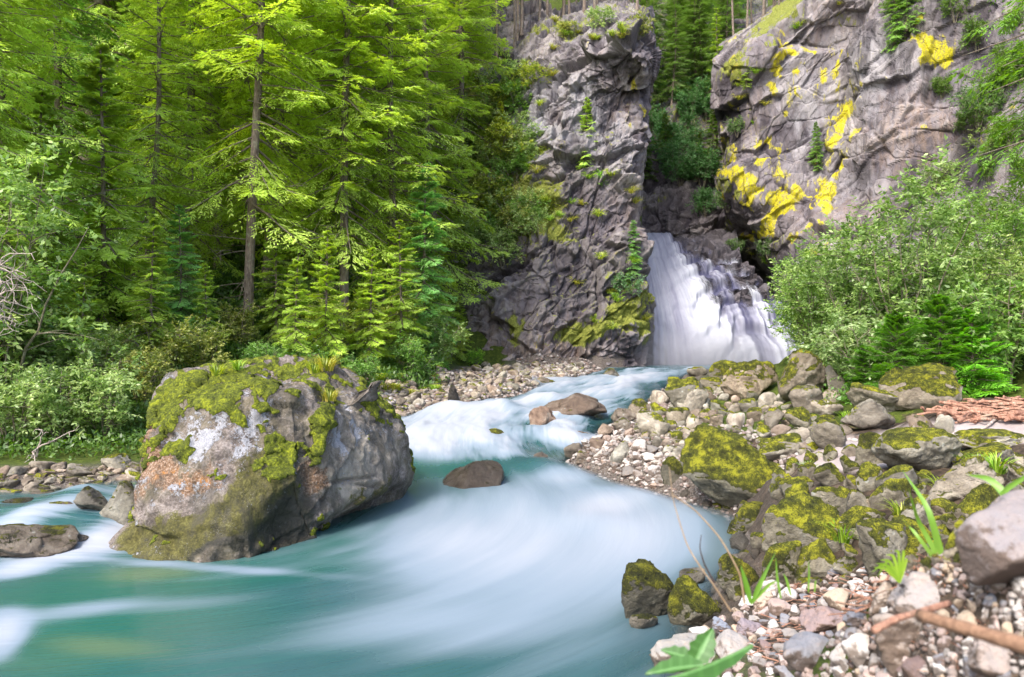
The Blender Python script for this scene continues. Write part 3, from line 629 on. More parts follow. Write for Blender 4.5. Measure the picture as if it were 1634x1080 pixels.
# ---------------------------------------------------------------- the great lichen boulder
def ico(sub):
    b = bmesh.new(); bmesh.ops.create_icosphere(b, subdivisions=sub, radius=1)
    V = np.array([v.co[:] for v in b.verts]); Fc = np.array([[v.index for v in f.verts] for f in b.faces]); b.free(); return V, Fc
def smooth_np(V, Fc, it, lam=.5):
    E = np.concatenate([Fc[:, [0, 1]], Fc[:, [1, 2]], Fc[:, [2, 0]]]); E = np.unique(np.sort(E, 1), axis=0)
    cnt = np.bincount(E.ravel(), minlength=len(V))[:, None]
    for _ in range(it):
        S = np.zeros_like(V); np.add.at(S, E[:, 0], V[E[:, 1]]); np.add.at(S, E[:, 1], V[E[:, 0]]); V = V+lam*(S/cnt-V)
    return V
def tri_normals(V, Fc):
    n = np.cross(V[Fc[:, 1]]-V[Fc[:, 0]], V[Fc[:, 2]]-V[Fc[:, 0]]); N = np.zeros_like(V)
    for k in range(3): np.add.at(N, Fc[:, k], n)
    return N/np.maximum(np.linalg.norm(N, axis=1, keepdims=True), 1e-12)
def hull_rock(hulls, centre, sub, it):
    V, Fc = ico(sub); c = Vector(centre); r = np.zeros(len(V))
    for H in hulls:
        b = bmesh.new(); [b.verts.new(p) for p in H]; bmesh.ops.convex_hull(b, input=b.verts[:]); bmesh.ops.triangulate(b, faces=b.faces[:])
        bv = BVHTree.FromBMesh(b)
        for i, d in enumerate(V):
            dv = Vector(d); h_ = bv.ray_cast(c+dv*30, -dv)
            if h_[0] is not None: r[i] = max(r[i], (h_[0]-c).length)
        b.free()
    P = np.array(centre)+V*r[:, None]
    return smooth_np(P, Fc, it), Fc
main = [W(*q) for q in [(222,860,8.4),(320,905,7.65),(400,892,7.9),(520,868,8.45),(216,770,8.45),(224,690,8.5),(246,628,9.0),(300,604,9.3),(330,586,9.9),(440,581,10.3),(528,578,10.2),(546,590,10.0),
   (330,650,8.45),(470,632,8.6),(545,660,9.0),(600,640,10.),(652,686,10.4),(657,765,10.4),(650,800,10.4),(560,860,9.0),(500,870,8.35),(300,880,7.72),(350,780,7.95),(480,760,8.2)]]
main += [(-3.3,8.6,-3.),(-1.9,9.3,-3.),(-1.35,10.8,-3.),(-4,9.4,-2.6),(-3.9,11,-2.5),(-3.6,11.2,-.8),(-2.4,11.8,-.7),(-1.6,12,-1.6),(-1.7,12.2,-2.6)]
toe = [W(*q) for q in [(156,882,8.05),(178,862,8.3),(215,850,8.5),(300,840,8.1),(330,905,7.7),(240,896,7.75),(380,870,8.2)]]+[(-4,8.0,-2.9),(-2.9,8,-2.9),(-3.,9,-2.),(-4,9,-2.6)]
BV, BF = hull_rock([main, toe], (-2.75, 9.3, -1.5), 7, 4)
BN = tri_normals(BV, BF)
f1, e1 = facets(BV*1.1, 401, .7); f2, e2 = facets(BV*3.2, 411, .9)
px, py = to_px(BV)
D = .09*f1+.018*f2+.12*fbm(BV*1.3, 4, 402)+.014*fbm(BV*9, 4, 403)+.007*fbm(BV*30, 3, 405)
under = pblob(px, py, [(600, 830, 90, 30, -30, 1.), (470, 830, 70, 50, -40, .5), (560, 850, 60, 30, -20, .5)])
D = D-.34*under
crk = pblob(px, py, [(560, 765, 30, 2.5, -8, 1.), (600, 705, 3, 30, -35, .8), (430, 880, 60, 3, -25, .9), (585, 775, 24, 2.5, 8, .8)])
D = D-.07*crk
BV2 = BV+BN*D[:, None]; BN2 = tri_normals(BV2, BF); px, py = to_px(BV2); px = px+34*fbm(BV*2.2, 5, 421); py = py+34*fbm(BV*2.2, 5, 431); up = BN2[:, 2]
boul = dict(
 moss=.02+pblob(px, py, [(290, 650, 52, 20, -38, .9), (370, 600, 70, 16, -12, .85), (370, 645, 40, 26, -20, .7), (360, 668, 28, 20, 10, .8), (515, 660, 20, 26, 10, .95), (450, 592, 80, 7, 0, .55), (480, 600, 30, 8, 0, .7), (260, 680, 14, 40, 20, .6), (440, 770, 26, 36, 20, .55), (400, 690, 18, 30, 0, .5), (218, 828, 12, 20, 0, .9), (535, 610, 14, 20, -30, .4), (440, 720, 40, 30, 0, .4), (420, 735, 22, 50, 10, .3), (470, 660, 40, 30, 0, .3), (600, 670, 60, 14, 45, .5), (560, 615, 30, 10, 40, .4), (300, 700, 20, 40, 20, .35), (345, 700, 16, 40, 10, .35), (600, 640, 60, 10, 45, .45), (580, 620, 40, 6, 50, .3), (630, 690, 30, 7, 35, .55)])+.30*sstep(.6, .95, up)*(px < 560),
 lich=.10+pblob(px, py, [(430, 690, 60, 40, 0, .35), (580, 700, 50, 40, 0, .35), (330, 690, 30, 40, 30, .95), (290, 670, 14, 40, 30, .6), (300, 710, 40, 16, 0, .8), (400, 670, 26, 45, 30, .85), (385, 720, 18, 30, 0, .7), (495, 715, 20, 16, 0, .95), (535, 690, 18, 30, -20, .8), (605, 695, 22, 8, 0, .7), (440, 620, 60, 20, -5, .5), (270, 600, 26, 22, -30, .8), (560, 640, 26, 26, 0, .5), (310, 770, 70, 26, -6, .5), (460, 780, 26, 12, 0, .6), (485, 755, 9, 12, 0, .9), (350, 745, 60, 26, 0, .45), (330, 640, 20, 20, 0, .3), (575, 600, 30, 40, -30, .4)]),
 warm=pblob(px, py, [(250, 720, 36, 50, 0, .72), (290, 760, 50, 20, 0, .55), (330, 750, 50, 26, 0, .4), (505, 765, 16, 36, 10, .9), (225, 790, 20, 26, 0, .5)]),
 olive=pblob(px, py, [(330, 840, 130, 40, 0, .75), (430, 820, 70, 50, 0, .6), (240, 870, 90, 30, 0, .7), (440, 750, 60, 70, 0, .7), (600, 780, 70, 20, 0, .6), (400, 880, 100, 20, 0, .4)]),
 pale=pblob(px, py, [(580, 730, 60, 40, 0, .9), (540, 760, 30, 30, 0, .5), (570, 770, 30, 10, 0, .7), (525, 830, 20, 30, 20, .4), (560, 660, 60, 40, 0, .3)]),
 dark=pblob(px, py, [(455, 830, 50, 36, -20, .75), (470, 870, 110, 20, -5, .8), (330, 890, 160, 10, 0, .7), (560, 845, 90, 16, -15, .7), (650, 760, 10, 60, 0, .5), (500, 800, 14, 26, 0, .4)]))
mn = boul['moss']+1.15*fbm(BV*3.4, 5, 441)*.62; mk_ = sstep(.52, .66, mn); boul['moss'] = -.15+mk_*1.15
BV2 = BV2+BN2*(mk_*(.030+.030*(fbm(BV*14, 3, 445)+.5)))[:, None]
c0 = np.array([-2.7, 9.4, -2.3])
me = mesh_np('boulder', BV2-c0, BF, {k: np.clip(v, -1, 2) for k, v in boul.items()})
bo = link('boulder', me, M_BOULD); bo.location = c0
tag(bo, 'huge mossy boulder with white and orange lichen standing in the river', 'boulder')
bvhBo = BVHTree.FromPolygons(BV2.tolist(), BF.tolist())

# spray at the foot of the fall
V, Fc = ico(4); me = mesh_np('spray_mist', V*np.array([4.6, 1.5, 1.5]), Fc); mo_ = link('spray_mist', me); mo_.location = (8.2, 32.0, -.7)
m = bpy.data.materials.new('spray_mist'); m.use_nodes = True; nt = m.node_tree; nt.nodes.clear(); out = nt.nodes.new('ShaderNodeOutputMaterial'); pv = nt.nodes.new('ShaderNodeVolumePrincipled')
tc = nt.nodes.new('ShaderNodeTexCoord'); mp = nt.nodes.new('ShaderNodeMapping'); mp.inputs['Scale'].default_value = (1/4.6, 1/1.5, 1/1.5); gr_ = nt.nodes.new('ShaderNodeTexGradient'); gr_.gradient_type = 'SPHERICAL'
mu = nt.nodes.new('ShaderNodeMath'); mu.operation = 'MULTIPLY'; mu.inputs[1].default_value = .75
nt.links.new(tc.outputs['Object'], mp.inputs[0]); nt.links.new(mp.outputs[0], gr_.inputs[0]); nt.links.new(gr_.outputs['Fac'], mu.inputs[0]); nt.links.new(mu.outputs[0], pv.inputs['Density'])
pv.inputs['Color'].default_value = (.86, .88, .96, 1); pv.inputs['Anisotropy'].default_value = .2; nt.links.new(pv.outputs[0], out.inputs['Volume']); me.materials.append(m)
tag(mo_, 'soft white spray drifting at the foot of the waterfall', 'mist', kind='stuff')
SC.cycles.volume_step_rate = 4
# ---------------------------------------------------------------- stones
RNG = np.random.default_rng(7)
def rock_mesh(name, seed, sub=4, sharp=11, npl=15, rough=1., flat=1., mat=None):
    rng = np.random.default_rng(seed); V, Fc = ico(sub)
    n = rng.normal(size=(npl, 3)); n /= np.linalg.norm(n, axis=1, keepdims=True); hh = rng.uniform(.62, 1., npl)
    q = np.maximum(V@n.T/hh, 0); r = (np.sum(q**sharp, 1)+1e-6)**(-1/sharp); r = np.minimum(r, 1.5)
    P = V*r[:, None]; P[:, 2] *= flat
    N = tri_normals(P, Fc); o = seed*7.7
    f, e = facets(P*1.6+o, seed+500, .8)
    P = P+N*((.07*f+.09*fbm(P*1.5+o, 3, seed)+.030*fbm(P*6+o, 3, seed+1)*rough+.012*fbm(P*17+o, 2, seed+2)*rough)*rough**.5)[:, None]
    lo, hi = P.min(0), P.max(0); P = (P-(lo+hi)/2)/((hi-lo)/2)
    return mesh_np(name, P, Fc)
VAR = {'ang': [rock_mesh('angular_rock', 900+i, 4, 13, 13, 1.2) for i in range(9)],
       'rnd': [rock_mesh('rounded_rock', 930+i, 4, 5, 16, .7) for i in range(9)],
       'peb': [rock_mesh('pebble', 960+i, 4, 5+(i % 4)*3, 9+i % 6, .5+.25*(i % 4)) for i in range(16)]}
for v in VAR['ang']+VAR['rnd']: v.materials.append(M_ROCK)
for v in VAR['peb']: v.materials.append(M_PEB)
OCC = []
def place_rock(me, name, px, py, w, h, col=(.5, .3, 0), depth=.8, sink=.22, label=None, group=None, rot=0., tilt=0., cat='rock', bv=None, wl=False, over=None):
    """w, h: size in the picture; py: row where it meets the ground"""
    if wl: X, Y = wpt(px, py); p = Vector((X, Y, float(wz(np.array(X), np.array(Y)))))
    else:
        p, _ = hit(px, py, bv)
        if p is None: return None
    s = p.y/F; hw = w*s/2; sa = min(.6, abs(p.z)/p.y); hz = max(h*s*.42, h*s-.95*hw*depth*sa)/(2-sink*2)
    o = link(name, me)
    d = Vector((p.x, p.y, 0)).normalized()
    c = p+d*hw*depth*.75
    zt = (540-(py-h))/F*(c.y-hw*depth*.25); zb = p.z-sink*h*s-.02
    if not wl and bv is None: g_ = gz(c.x, c.y); zt = max(zt, g_+.12*h*s)
    hz = max((zt-zb)/2, .25*h*s); o.location = (c.x, c.y, zb+hz)
    o.scale = (hw, hw*depth, hz); o.rotation_euler = (tilt, tilt*.6, rot)
    o.color = (*col, 1)
    tag(o, label, cat, group); OCC.append((px, py-h/2, w/2, h/2)); return o

H = [  # px, base row, w, h, moss, warm, wet, label
 (1078,601,38,22,.6,.3,.2,'rounded mossy rock at the edge of the waterfall pool, furthest upstream on the right'),
 (1112,601,34,15,.3,.3,.3,'low brown rock just right of the first mossy rock by the pool'),
 (1060,614,56,18,.75,.2,.3,'long flat moss covered rock lying at the pool outlet'),
 (1160,613,58,34,.95,.3,.1,'bright yellow mossy rock in front of the waterfall base'),
 (1138,622,48,18,.7,.3,.1,'low green rock below the bright mossy rock at the fall'),
 (1222,582,40,16,.6,.3,.2,'small dark mossy rock against the foot of the waterfall'),
 (1090,651,76,44,.45,.15,.05,'angular grey rock with a mossy left side beside the upper river'),
 (1104,656,54,32,.15,.2,0,'smooth round grey rock leaning on the angular grey one'),
 (1195,638,96,56,.6,.8,.15,'large brown rock with moss patches right of the waterfall pool'),
 (1282,634,112,68,.55,.6,.1,'big rusty boulder with white lichen dots in front of the left bushes'),
 (1334,628,30,40,.3,.3,.1,'upright narrow grey rock between two large boulders'),
 (1391,629,46,35,.95,.3,0,'yellow mossy block sitting under the bushes'),
 (1466,657,122,66,.62,.5,.2,'big olive boulder under the dark young spruces'),
 (1400,667,100,48,.72,.3,.05,'rock with a sloping yellow moss back below the bushes'),
 (1386,686,98,42,.12,.2,0,'long pale grey boulder with a smooth ridged face'),
 (1320,717,60,45,.45,.3,0,'round boulder with a green mossy underside beside the sand'),
 (1283,659,62,40,.3,.4,0,'pale angular rock left of centre below the rusty boulder'),
 (1326,645,34,22,.15,.5,0,'small pointed brown rock below the upright one'),
 (1318,665,52,25,.2,.3,0,'flat topped pale rock behind the long grey boulder'),
 (1275,691,50,36,.6,.3,0,'pale rock with a yellow moss cap near the round boulder'),
 (1235,686,34,31,.2,.3,0,'brown grey rock left of the yellow capped rock'),
 (1275,707,40,22,.15,.2,0,'broad pale rock left of the round boulder'),
 (1248,734,86,36,.4,.1,0,'grey slab rising behind the largest mossy boulder'),
 (1357,729,28,18,.3,.4,0,'small yellowish rock lying alone on the sand'),
 (1462,759,132,66,.48,.1,0,'wide flat topped pale slab in the middle of the right bank'),
 (1477,705,60,36,.25,1.,0,'brown pyramid shaped rock standing on the sand'),
 (1507,692,30,27,.05,0,0,'whitish block leaning behind the brown pyramid rock'),
 (1572,742,104,30,.5,.2,0,'low pale rock with small moss spots on its front'),
 (1585,718,104,27,.55,.2,0,'long mossy rock behind the spotted pale rock'),
 (1527,798,112,60,.3,.3,0,'speckled grey boulder with rounded shoulders right of the wide slab'),
 (1558,842,92,60,.88,.5,0,'rock with a golden moss cap behind the tall grass blades'),
 (1420,811,72,42,.66,.2,0,'grey rock with two moss patches below the wide slab'),
 (1433,787,68,38,.5,.1,.1,'half bare rock with dark moss under the wide slab'),
 (1388,781,52,37,.7,.1,.1,'dark mossy rock with a vertical face left below the wide slab'),
 (1322,776,62,34,.8,.3,0,'mossy rock right behind the largest mossy boulder'),
 (1250,794,48,42,.7,.1,0,'grey rock whose lower half is moss, right of the largest mossy boulder'),
 (1272,797,52,32,.9,.1,0,'moss cushion rock snug against the half mossed one'),
 (1276,821,48,46,1.,.2,0,'fully green mossy rock above the leaning striped boulder'),
 (1322,837,64,54,.8,.2,0,'tall rock with a yellow green moss cap in the middle of the mossy field'),
 (1373,858,84,44,.85,.2,.05,'low dome of dark moss behind the front gravel ridge'),
 (1287,900,146,92,.72,.15,0,'largest boulder near the water with a bare sloping back and mossy nose'),
 (1405,922,96,82,.6,.1,.05,'pointed grey rock with a moss crest close to the gravel ridge'),
 (1445,890,92,55,.85,.1,.1,'broad mossy rock right of the pointed grey rock'),
 (1243,942,78,68,1.,.2,.05,'thickly mossed round rock behind the green grass blades'),
 (1303,930,70,60,.85,.2,.05,'mossy rock with a ridge next to the thickly mossed one'),
 (1180,950,66,60,.85,.1,.3,'dark mossy rock at the water behind the arching dry stem'),
 (1198,858,80,48,.75,.1,.35,'wet mossy rock reaching into the still water'),
 (1184,800,66,26,.1,.2,.45,'dark wet smooth rock at the waterline below the largest mossy boulder'),
 (1185,880,40,26,0,.1,.8,'nearly black wet rock at the waterline'),
 (1456,850,60,55,.45,.1,0,'grey rock standing behind the tall grass'),
 (1535,888,54,50,.85,.4,0,'mossy rock tucked beside the large striped grey slab'),
 (1508,826,56,26,1.,.7,0,'golden moss cushion between two boulders'),
 (1350,918,42,26,.4,.1,0,'small pale rock just above the gravel ridge'),
 (1174,820,184,116,1.05,0,.1,'largest mossy boulder, green all over, at the bend of the right shore'),
 (1076,786,44,50,.9,.1,.4,'dark mossy rock left of the largest mossy boulder'),
 (1034,990,94,80,.85,0,.55,'dark squared rock with mossy top standing in the water'),
 (1106,1010,84,76,1.05,.1,.2,'round rock covered in yellow green moss by the water edge'),
 (1028,1007,50,24,.4,.2,.6,'small wet rock in front of the dark squared rock'),
 (1104,934,44,24,.2,.1,.6,'small dark rock behind the round mossy rock at the water'),
 (1020,668,36,28,.4,.6,.3,'upright brown rock on the waterline of the upper river'),
 (1000,676,48,22,.1,.6,.5,'dark red brown rock beside the upright one'),
 (994,688,34,20,.1,.4,.4,'dark rounded rock lying in front of the red brown one'),
 (1043,697,56,36,.25,.2,0,'big pale rock at the head of the pebble spit'),
 (966,697,24,18,.1,.9,.3,'small reddish brown rock at the edge of the rapids'),
 (952,716,24,15,.0,1.,.1,'small brick red stone at the tip of the pebble spit'),
 (916,729,34,20,.1,.4,.6,'dark wet stone at the tip of the pebble spit'),
 (991,740,34,32,.0,.0,0,'white angular stone on the pebble spit'),
 (932,738,28,17,.3,1.,.2,'ochre stone at the water beside the pebble spit'),
 (768,706,0,0,0,0,0,'')]
heroes = []
for i, (px, py, w, h, mo, wa, we, lb) in enumerate(H):
    if not w: continue
    me = rock_mesh('rock_mesh', 1000+i, 5 if w > 75 else 4, 9 if i % 3 else 6, 14, 1.1); me.materials.append(M_ROCK)
    wl = we >= .35 and py > 780
    place_rock(me, 'rock', px, py, w*1.0, h*1.16, (mo, wa*.75, we), RNG.uniform(.6, .85), .16, lb, None, RNG.uniform(-.3, .3), RNG.uniform(-.12, .12), wl=wl)
# stones standing in the current
for px, py, w, h, mo, wa, we, lb in [
 (914,670,108,34,.0,.85,.5,'big brown rock in the middle of the rapids'),
 (866,681,44,26,.0,1.,.15,'orange brown stone touching the left end of the big midstream rock'),
 (44,890,160,40,.15,.5,.6,'low brown rock half under the white water at the far left'),
 (92,843,52,33,.3,.7,.3,'rounded brown stone in the side stream'),
 (150,845,58,54,.1,.0,.6,'pointed dark grey rock in the side stream'),
 (196,850,84,64,.35,.0,.45,'dark rock with a pale top wedged against the great boulder'),
 (30,830,50,26,.1,.3,.8,'small black wet rock near the left edge of the side stream'),
 (122,872,36,16,.0,.3,.7,'small wet rock between the pointed rock and the low brown one'),
 (70,812,40,18,.2,.5,.5,'small brown rock at the head of the side stream'),
 (10,866,46,22,.1,.4,.7,'dark wet stone cut by the left picture edge'),
 (232,806,40,26,.3,.3,.5,'small rock in the gap behind the left shoulder of the great boulder'),
 (66,868,0,0,0,0,0,''),
 (976,602,26,12,.3,.2,.3,'small grey rock alone in the pool below the fall'),
 (724,652,18,30,.1,.3,.9,'thin dark rock tip under the white water of the rapids'),
 (782,700,50,12,.4,.6,.4,'flat olive rock just awash in the rapids'),
 (928,698,26,9,.0,.9,.4,'small flat reddish rock awash by the pebble spit'),
 (862,738,24,14,.0,.3,.7,'small dark rock awash below the rapids'),
 (870,614,34,9,.2,.5,.4,'flat brown rock at the lower end of the left gravel bar'),
 (1180,905,50,16,.0,.3,.6,'low dark stone in the still water beside the right shore')]:
    if not w: continue
    me = rock_mesh('rock_mesh', int(1500+px), 5, 14 if px in (768, 150) else 7, 12, 1.); me.materials.append(M_ROCK)
    place_rock(me, 'rock', px, py, w*1.05, h*1.25, (mo, wa, we), .75, .25, lb, None, 0, .05, wl=True)

mh = [W(*q) for q in [(728,757,11.9),(752,753,11.6),(786,744,11.9),(800,752,11.9),(803,762,11.6),(797,800,11.3),(735,800,11.2),(690,800,11.5),(700,785,11.9),(790,750,12.5),(740,758,12.5)]]+[(-.9,12.4,-2.5),(-.1,12.5,-2.5)]
mv, mf = hull_rock([mh], (-.55, 11.8, -2.25), 5, 1); mv = mv+tri_normals(mv, mf)*(.03*fbm(mv*4, 4, 7)+.012*fbm(mv*14, 3, 8))[:, None]; mc_ = np.array([-.55, 11.8, -2.3])
o = link('rock', mesh_np('rock_mesh', mv-mc_, mf), M_ROCK); o.location = mc_+[0, 0, .11]; o.color = (0, .5, .9, 1); tag(o, 'dark brown slanting rock breaking the surface in midstream', 'rock')
def stuff_region(name_fn, n, region, size, asp, maxover, tries=40000, seed=1):
    rng = np.random.default_rng(seed); k = 0; out = []
    for _ in range(tries):
        if k >= n: break
        px, py = region(rng); w = size(px, py, rng); h = w*rng.uniform(*asp); ok = True
        for a, b, c, d in OCC:
            if abs(a-px) < (c+w/2)*maxover and abs(b-(py-h/2)) < (d+h/2)*maxover: ok = False; break
        if not ok: continue
        if name_fn(px, py, w, h, rng): k += 1
    return k
def inpoly(poly):
    P = np.array(poly, float); lo, hi = P.min(0), P.max(0)
    def f(rng):
        while True:
            x, y = rng.uniform(lo, hi); c = False; j = len(P)-1
            for i in range(len(P)):
                if (P[i, 1] > y) != (P[j, 1] > y) and x < (P[j, 0]-P[i, 0])*(y-P[i, 1])/(P[j, 1]-P[i, 1])+P[i, 0]: c = not c
                j = i
            if c: return x, y
    return f
def mk(name, group, lab, var, colf, cat='rock', sink=.25, depth=(.7, 1.), tilt=.25):
    def g(px, py, w, h, rng):
        c, key = colf(px, py, rng); v = VAR[var] if var != 'mix' else (VAR['ang']+VAR['rnd'])
        o = place_rock(v[rng.integers(len(v))], name, px, py, w, h, c, rng.uniform(*depth), sink, lab[key], group+' '+key if len(lab) > 1 else group, rng.uniform(0, 6.28), rng.uniform(-tilt, tilt), cat)
        return o is not None
    return g
def c_moss(px, py, rng):
    m = rng.uniform(.3, 1.05); return (m*.95, rng.uniform(0, .4), rng.uniform(0, .12)), ('green' if m > .68 else 'half bare')
stuff_region(mk('rock', 'mossy field rocks,', {'green': 'small moss covered rock filling a gap in the mossy field of the right bank', 'half bare': 'small grey rock with some moss in the mossy field of the right bank'}, 'mix', c_moss, sink=.2),
    260, inpoly([(1190, 745), (1300, 730), (1634, 740), (1634, 880), (1520, 905), (1330, 935), (1160, 950), (1150, 870), (1200, 815)]), lambda px, py, r: r.uniform(20, 54), (.75, 1.05), .72, seed=2)
def c_cob(px, py, rng):
    m = rng.uniform(0, 1)**2*.7; w = rng.choice([0, .1, .3, .55]); return (m, w, 0), ('mossy' if m > .4 else 'bare')
stuff_region(mk('rock', 'upstream cobbles,', {'mossy': 'cobble with patches of moss on the upstream part of the right bank', 'bare': 'bare grey cobble on the upstream part of the right bank'}, 'rnd', c_cob, sink=.2),
    160, inpoly([(1050, 640), (1130, 615), (1250, 640), (1350, 690), (1330, 730), (1190, 740), (1080, 735), (1010, 690)]), lambda px, py, r: r.uniform(14, 44), (.55, .8), .64, seed=3)
PAL = [(.50, .45, .41), (.55, .52, .50), (.36, .31, .28), (.42, .31, .25), (.25, .23, .22), (.58, .53, .50)]
def c_peb(px, py, rng):
    i = rng.integers(len(PAL)); return PAL[i], ('pale' if i in (0, 1, 5) else 'brown')
def c_bar(px, py, rng):
    m = rng.uniform(0, .35); w = rng.uniform(.0, .7); return (m, w, rng.uniform(0, .15)), ('warm' if w > .38 else 'grey')
stuff_region(mk('pebble', 'pebble spit stones,', {'pale': 'small pale stone on the pebble spit where the rapids end', 'brown': 'small brown stone on the pebble spit where the rapids end'}, 'peb', c_peb, 'pebble', sink=.2),
    110, inpoly([(915, 722), (960, 695), (1060, 690), (1120, 720), (1080, 775), (1040, 780), (960, 748)]), lambda px, py, r: r.uniform(9, 28), (.5, .8), .68, seed=4)
stuff_region(mk('cobble', 'left bar cobbles,', {'warm': 'brownish cobble on the gravel bar at the foot of the left cliff', 'grey': 'grey cobble on the gravel bar at the foot of the left cliff'}, 'rnd', c_bar, 'cobble', sink=.2),
    230, inpoly([(585, 620), (680, 596), (800, 584), (930, 586), (935, 598), (870, 613), (770, 638), (650, 664), (640, 672)]), lambda px, py, r: r.uniform(9, 26)*(1 if py > 608 else .8), (.45, .7), .66, seed=5)
stuff_region(mk('cobble', 'left shore stones,', {'warm': 'brownish flat stone on the narrow shore left of the great boulder', 'grey': 'grey flat stone on the narrow shore left of the great boulder'}, 'ang', c_bar, 'cobble', sink=.2),
    60, inpoly([(0, 752), (220, 748), (222, 775), (150, 796), (0, 812)]), lambda px, py, r: r.uniform(16, 46), (.35, .6), .66, seed=6)
# wet stones right along the waterline
stuff_region(mk('rock', 'waterline stones', {'wet': 'small dark wet stone along the waterline of the right bank'}, 'rnd', lambda px, py, r: ((r.uniform(0, .6), .3, r.uniform(.35, .8)), 'wet'), sink=.3),
    34, inpoly([(1150, 890), (1190, 870), (1180, 830), (1090, 800), (1090, 788), (1190, 810), (1230, 860), (1180, 960), (1090, 1010), (1060, 1040), (1040, 1075), (1000, 1078), (1080, 950)]), lambda px, py, r: r.uniform(16, 40), (.5, .8), .7, seed=8)

# foreground gravel
FP = [('white', (.62, .59, .58)), ('white', (.70, .68, .67)), ('pinkish', (.50, .38, .35)), ('blue grey', (.27, .28, .33)), ('tan', (.55, .43, .31)), ('grey', (.40, .37, .36)), ('pinkish', (.56, .44, .42)), ('purple brown', (.26, .18, .18))]
def c_fg(px, py, rng):
    k, c = FP[rng.choice(len(FP), p=[.13, .10, .18, .09, .14, .19, .12, .05])]; return tuple(np.array(c)*rng.uniform(.85, 1.15)), k
FHERO = [(1590,915,0,0,0,0)]
def fh(px, py, w, h, c, lb, rough=1.2, var='ang', wide=.8):
    me = rock_mesh('stone_mesh', int(px*3+py), 5, 9, 13, rough); me.materials.append(M_PEB)
    return place_rock(me, 'stone', px, py, w, h, c, wide, .15, lb, None, RNG.uniform(-.3, .3), .05, 'stone')
fh(1440, 1068, 110, 95, (.42, .36, .33), 'large rough grey stone at the front of the gravel, under the stick')
fh(1480, 985, 120, 62, (.48, .43, .42), 'long pale knobbly stone lying across the gravel behind the stick')
fh(1410, 975, 48, 48, (.48, .40, .34), 'squarish tan and grey stone on the crest of the gravel')
fh(1310, 1015, 86, 46, (.36, .26, .26), 'flat purple brown stone slab in the gravel')
fh(1375, 1000, 60, 28, (.24, .25, .31), 'flat blue grey stone in the gravel')
fh(1153, 1012, 34, 26, (.22, .27, .38), 'small slate blue stone on the left part of the gravel')
fh(1196, 1012, 42, 24, (.34, .28, .33), 'small mauve stone beside the slate blue one')
fh(1218, 975, 32, 30, (.58, .44, .33), 'small tan stone where the dry stem rises')
fh(1100, 1085, 130, 62, (.44, .42, .40), 'large whitish rock at the left end of the gravel under the green leaves')
fh(1600, 1075, 110, 60, (.45, .38, .36), 'large grey brown stone at the right front corner of the gravel')
fh(1420, 1040, 44, 40, (.62, .63, .66), 'smooth pale blue grey pebble left of the stick')
fh(1340, 915, 40, 16, (.20, .21, .26), 'dark slate pebble on the far edge of the gravel')
me = rock_mesh('stone_mesh', 4243, 6, 12, 11, .35); me.materials.append(M_PEB)
o = place_rock(me, 'rock', 1655, 930, 250, 140, (.36, .325, .345), .75, .14, 'large pale striped grey slab leaning at the right edge behind the gravel', None, .2, -.1)
LF = {k: f'small {k} stone in the gravel of the near right bank' for k in set(a for a, b in FP)}
stuff_region(mk('pebble', 'foreground gravel stones,', LF, 'peb', c_fg, 'pebble', sink=.12, tilt=.5),
    290, inpoly([(1040, 1090), (1120, 1010), (1210, 960), (1340, 915), (1450, 905), (1634, 880), (1640, 1095), (1040, 1095)]), lambda px, py, r: (9+34*r.uniform(0, 1)**2.2)*(1+(py-900)/150), (.5, .8), .62, 60000, seed=9)
# finer grit between them: one mesh of many tiny stones per bank
def grit(name, label, n, fpos, size, mat, cols_=None, seed=0, sub=1):
    rng = np.random.default_rng(seed); V0, F0 = ico(sub); Vs = []; Fs = []; Cs = []
    P = fpos(n, rng); z = ground(P[:, 0], P[:, 1])
    for i in range(len(P)):
        s = size(P[i], rng); sc = s*np.array([rng.uniform(.7, 1.2), rng.uniform(.6, 1.), rng.uniform(.4, .7)])
        a = rng.uniform(0, 6.28); ca, sa = math.cos(a), math.sin(a)
        v = V0*(1+rng.uniform(-.18, .18, (len(V0), 1)))*sc; v = np.stack([v[:, 0]*ca-v[:, 1]*sa, v[:, 0]*sa+v[:, 1]*ca, v[:, 2]], -1)
        Vs.append(v+[P[i, 0], P[i, 1], z[i]+sc[2]*.3]); Fs.append(F0+i*len(V0)); Cs.append(np.full(len(V0), rng.uniform()))
    me = mesh_np(name, np.concatenate(Vs), np.concatenate(Fs), {'var': np.concatenate(Cs)})
    return tag(link(name, me, mat), label, 'gravel', kind='stuff')
n = NM('grit_stone'); v = n.attr('var'); c = n.cols(v, (0, (.05, .035, .03)), (.3, (.16, .11, .09)), (.6, (.24, .205, .19)), (1, (.40, .37, .35)))
c = n.mix(n.ramp(n.noise(60, 4, .7, n.pos()), .4, .7, 0, .5), c, (.25, .2, .18)); M_GRIT = n.done(n.bsdf(c, .85, n.bump(n.noise(150, 3, .6, n.pos()), .5, .006), .3))
def rej(n, rng, box, f):
    P = rng.uniform([box[0], box[2]], [box[1], box[3]], (n*6, 2)); return P[f(P[:, 0], P[:, 1])][:n]
grit('gravel', 'fine mixed gravel between the pebbles of the near right bank', 5200, lambda n, r: rej(n, r, (.2, 2.6, .9, 2.9), lambda x, y: (x > .25+.12*(3-y)) & (x < y*.72)), lambda p, r: r.uniform(.006, .018), M_GRIT, seed=11, sub=2)
grit('gravel', 'coarse mixed gravel further right on the near bank', 7000, lambda n, r: rej(n, r, (.1, 4.2, -.8, 3.6), lambda x, y: (x > .25+.12*(3-y)) & (x > y*.70) & (y < 2.6+.25*x)), lambda p, r: r.uniform(.012, .035), M_GRIT, seed=17)
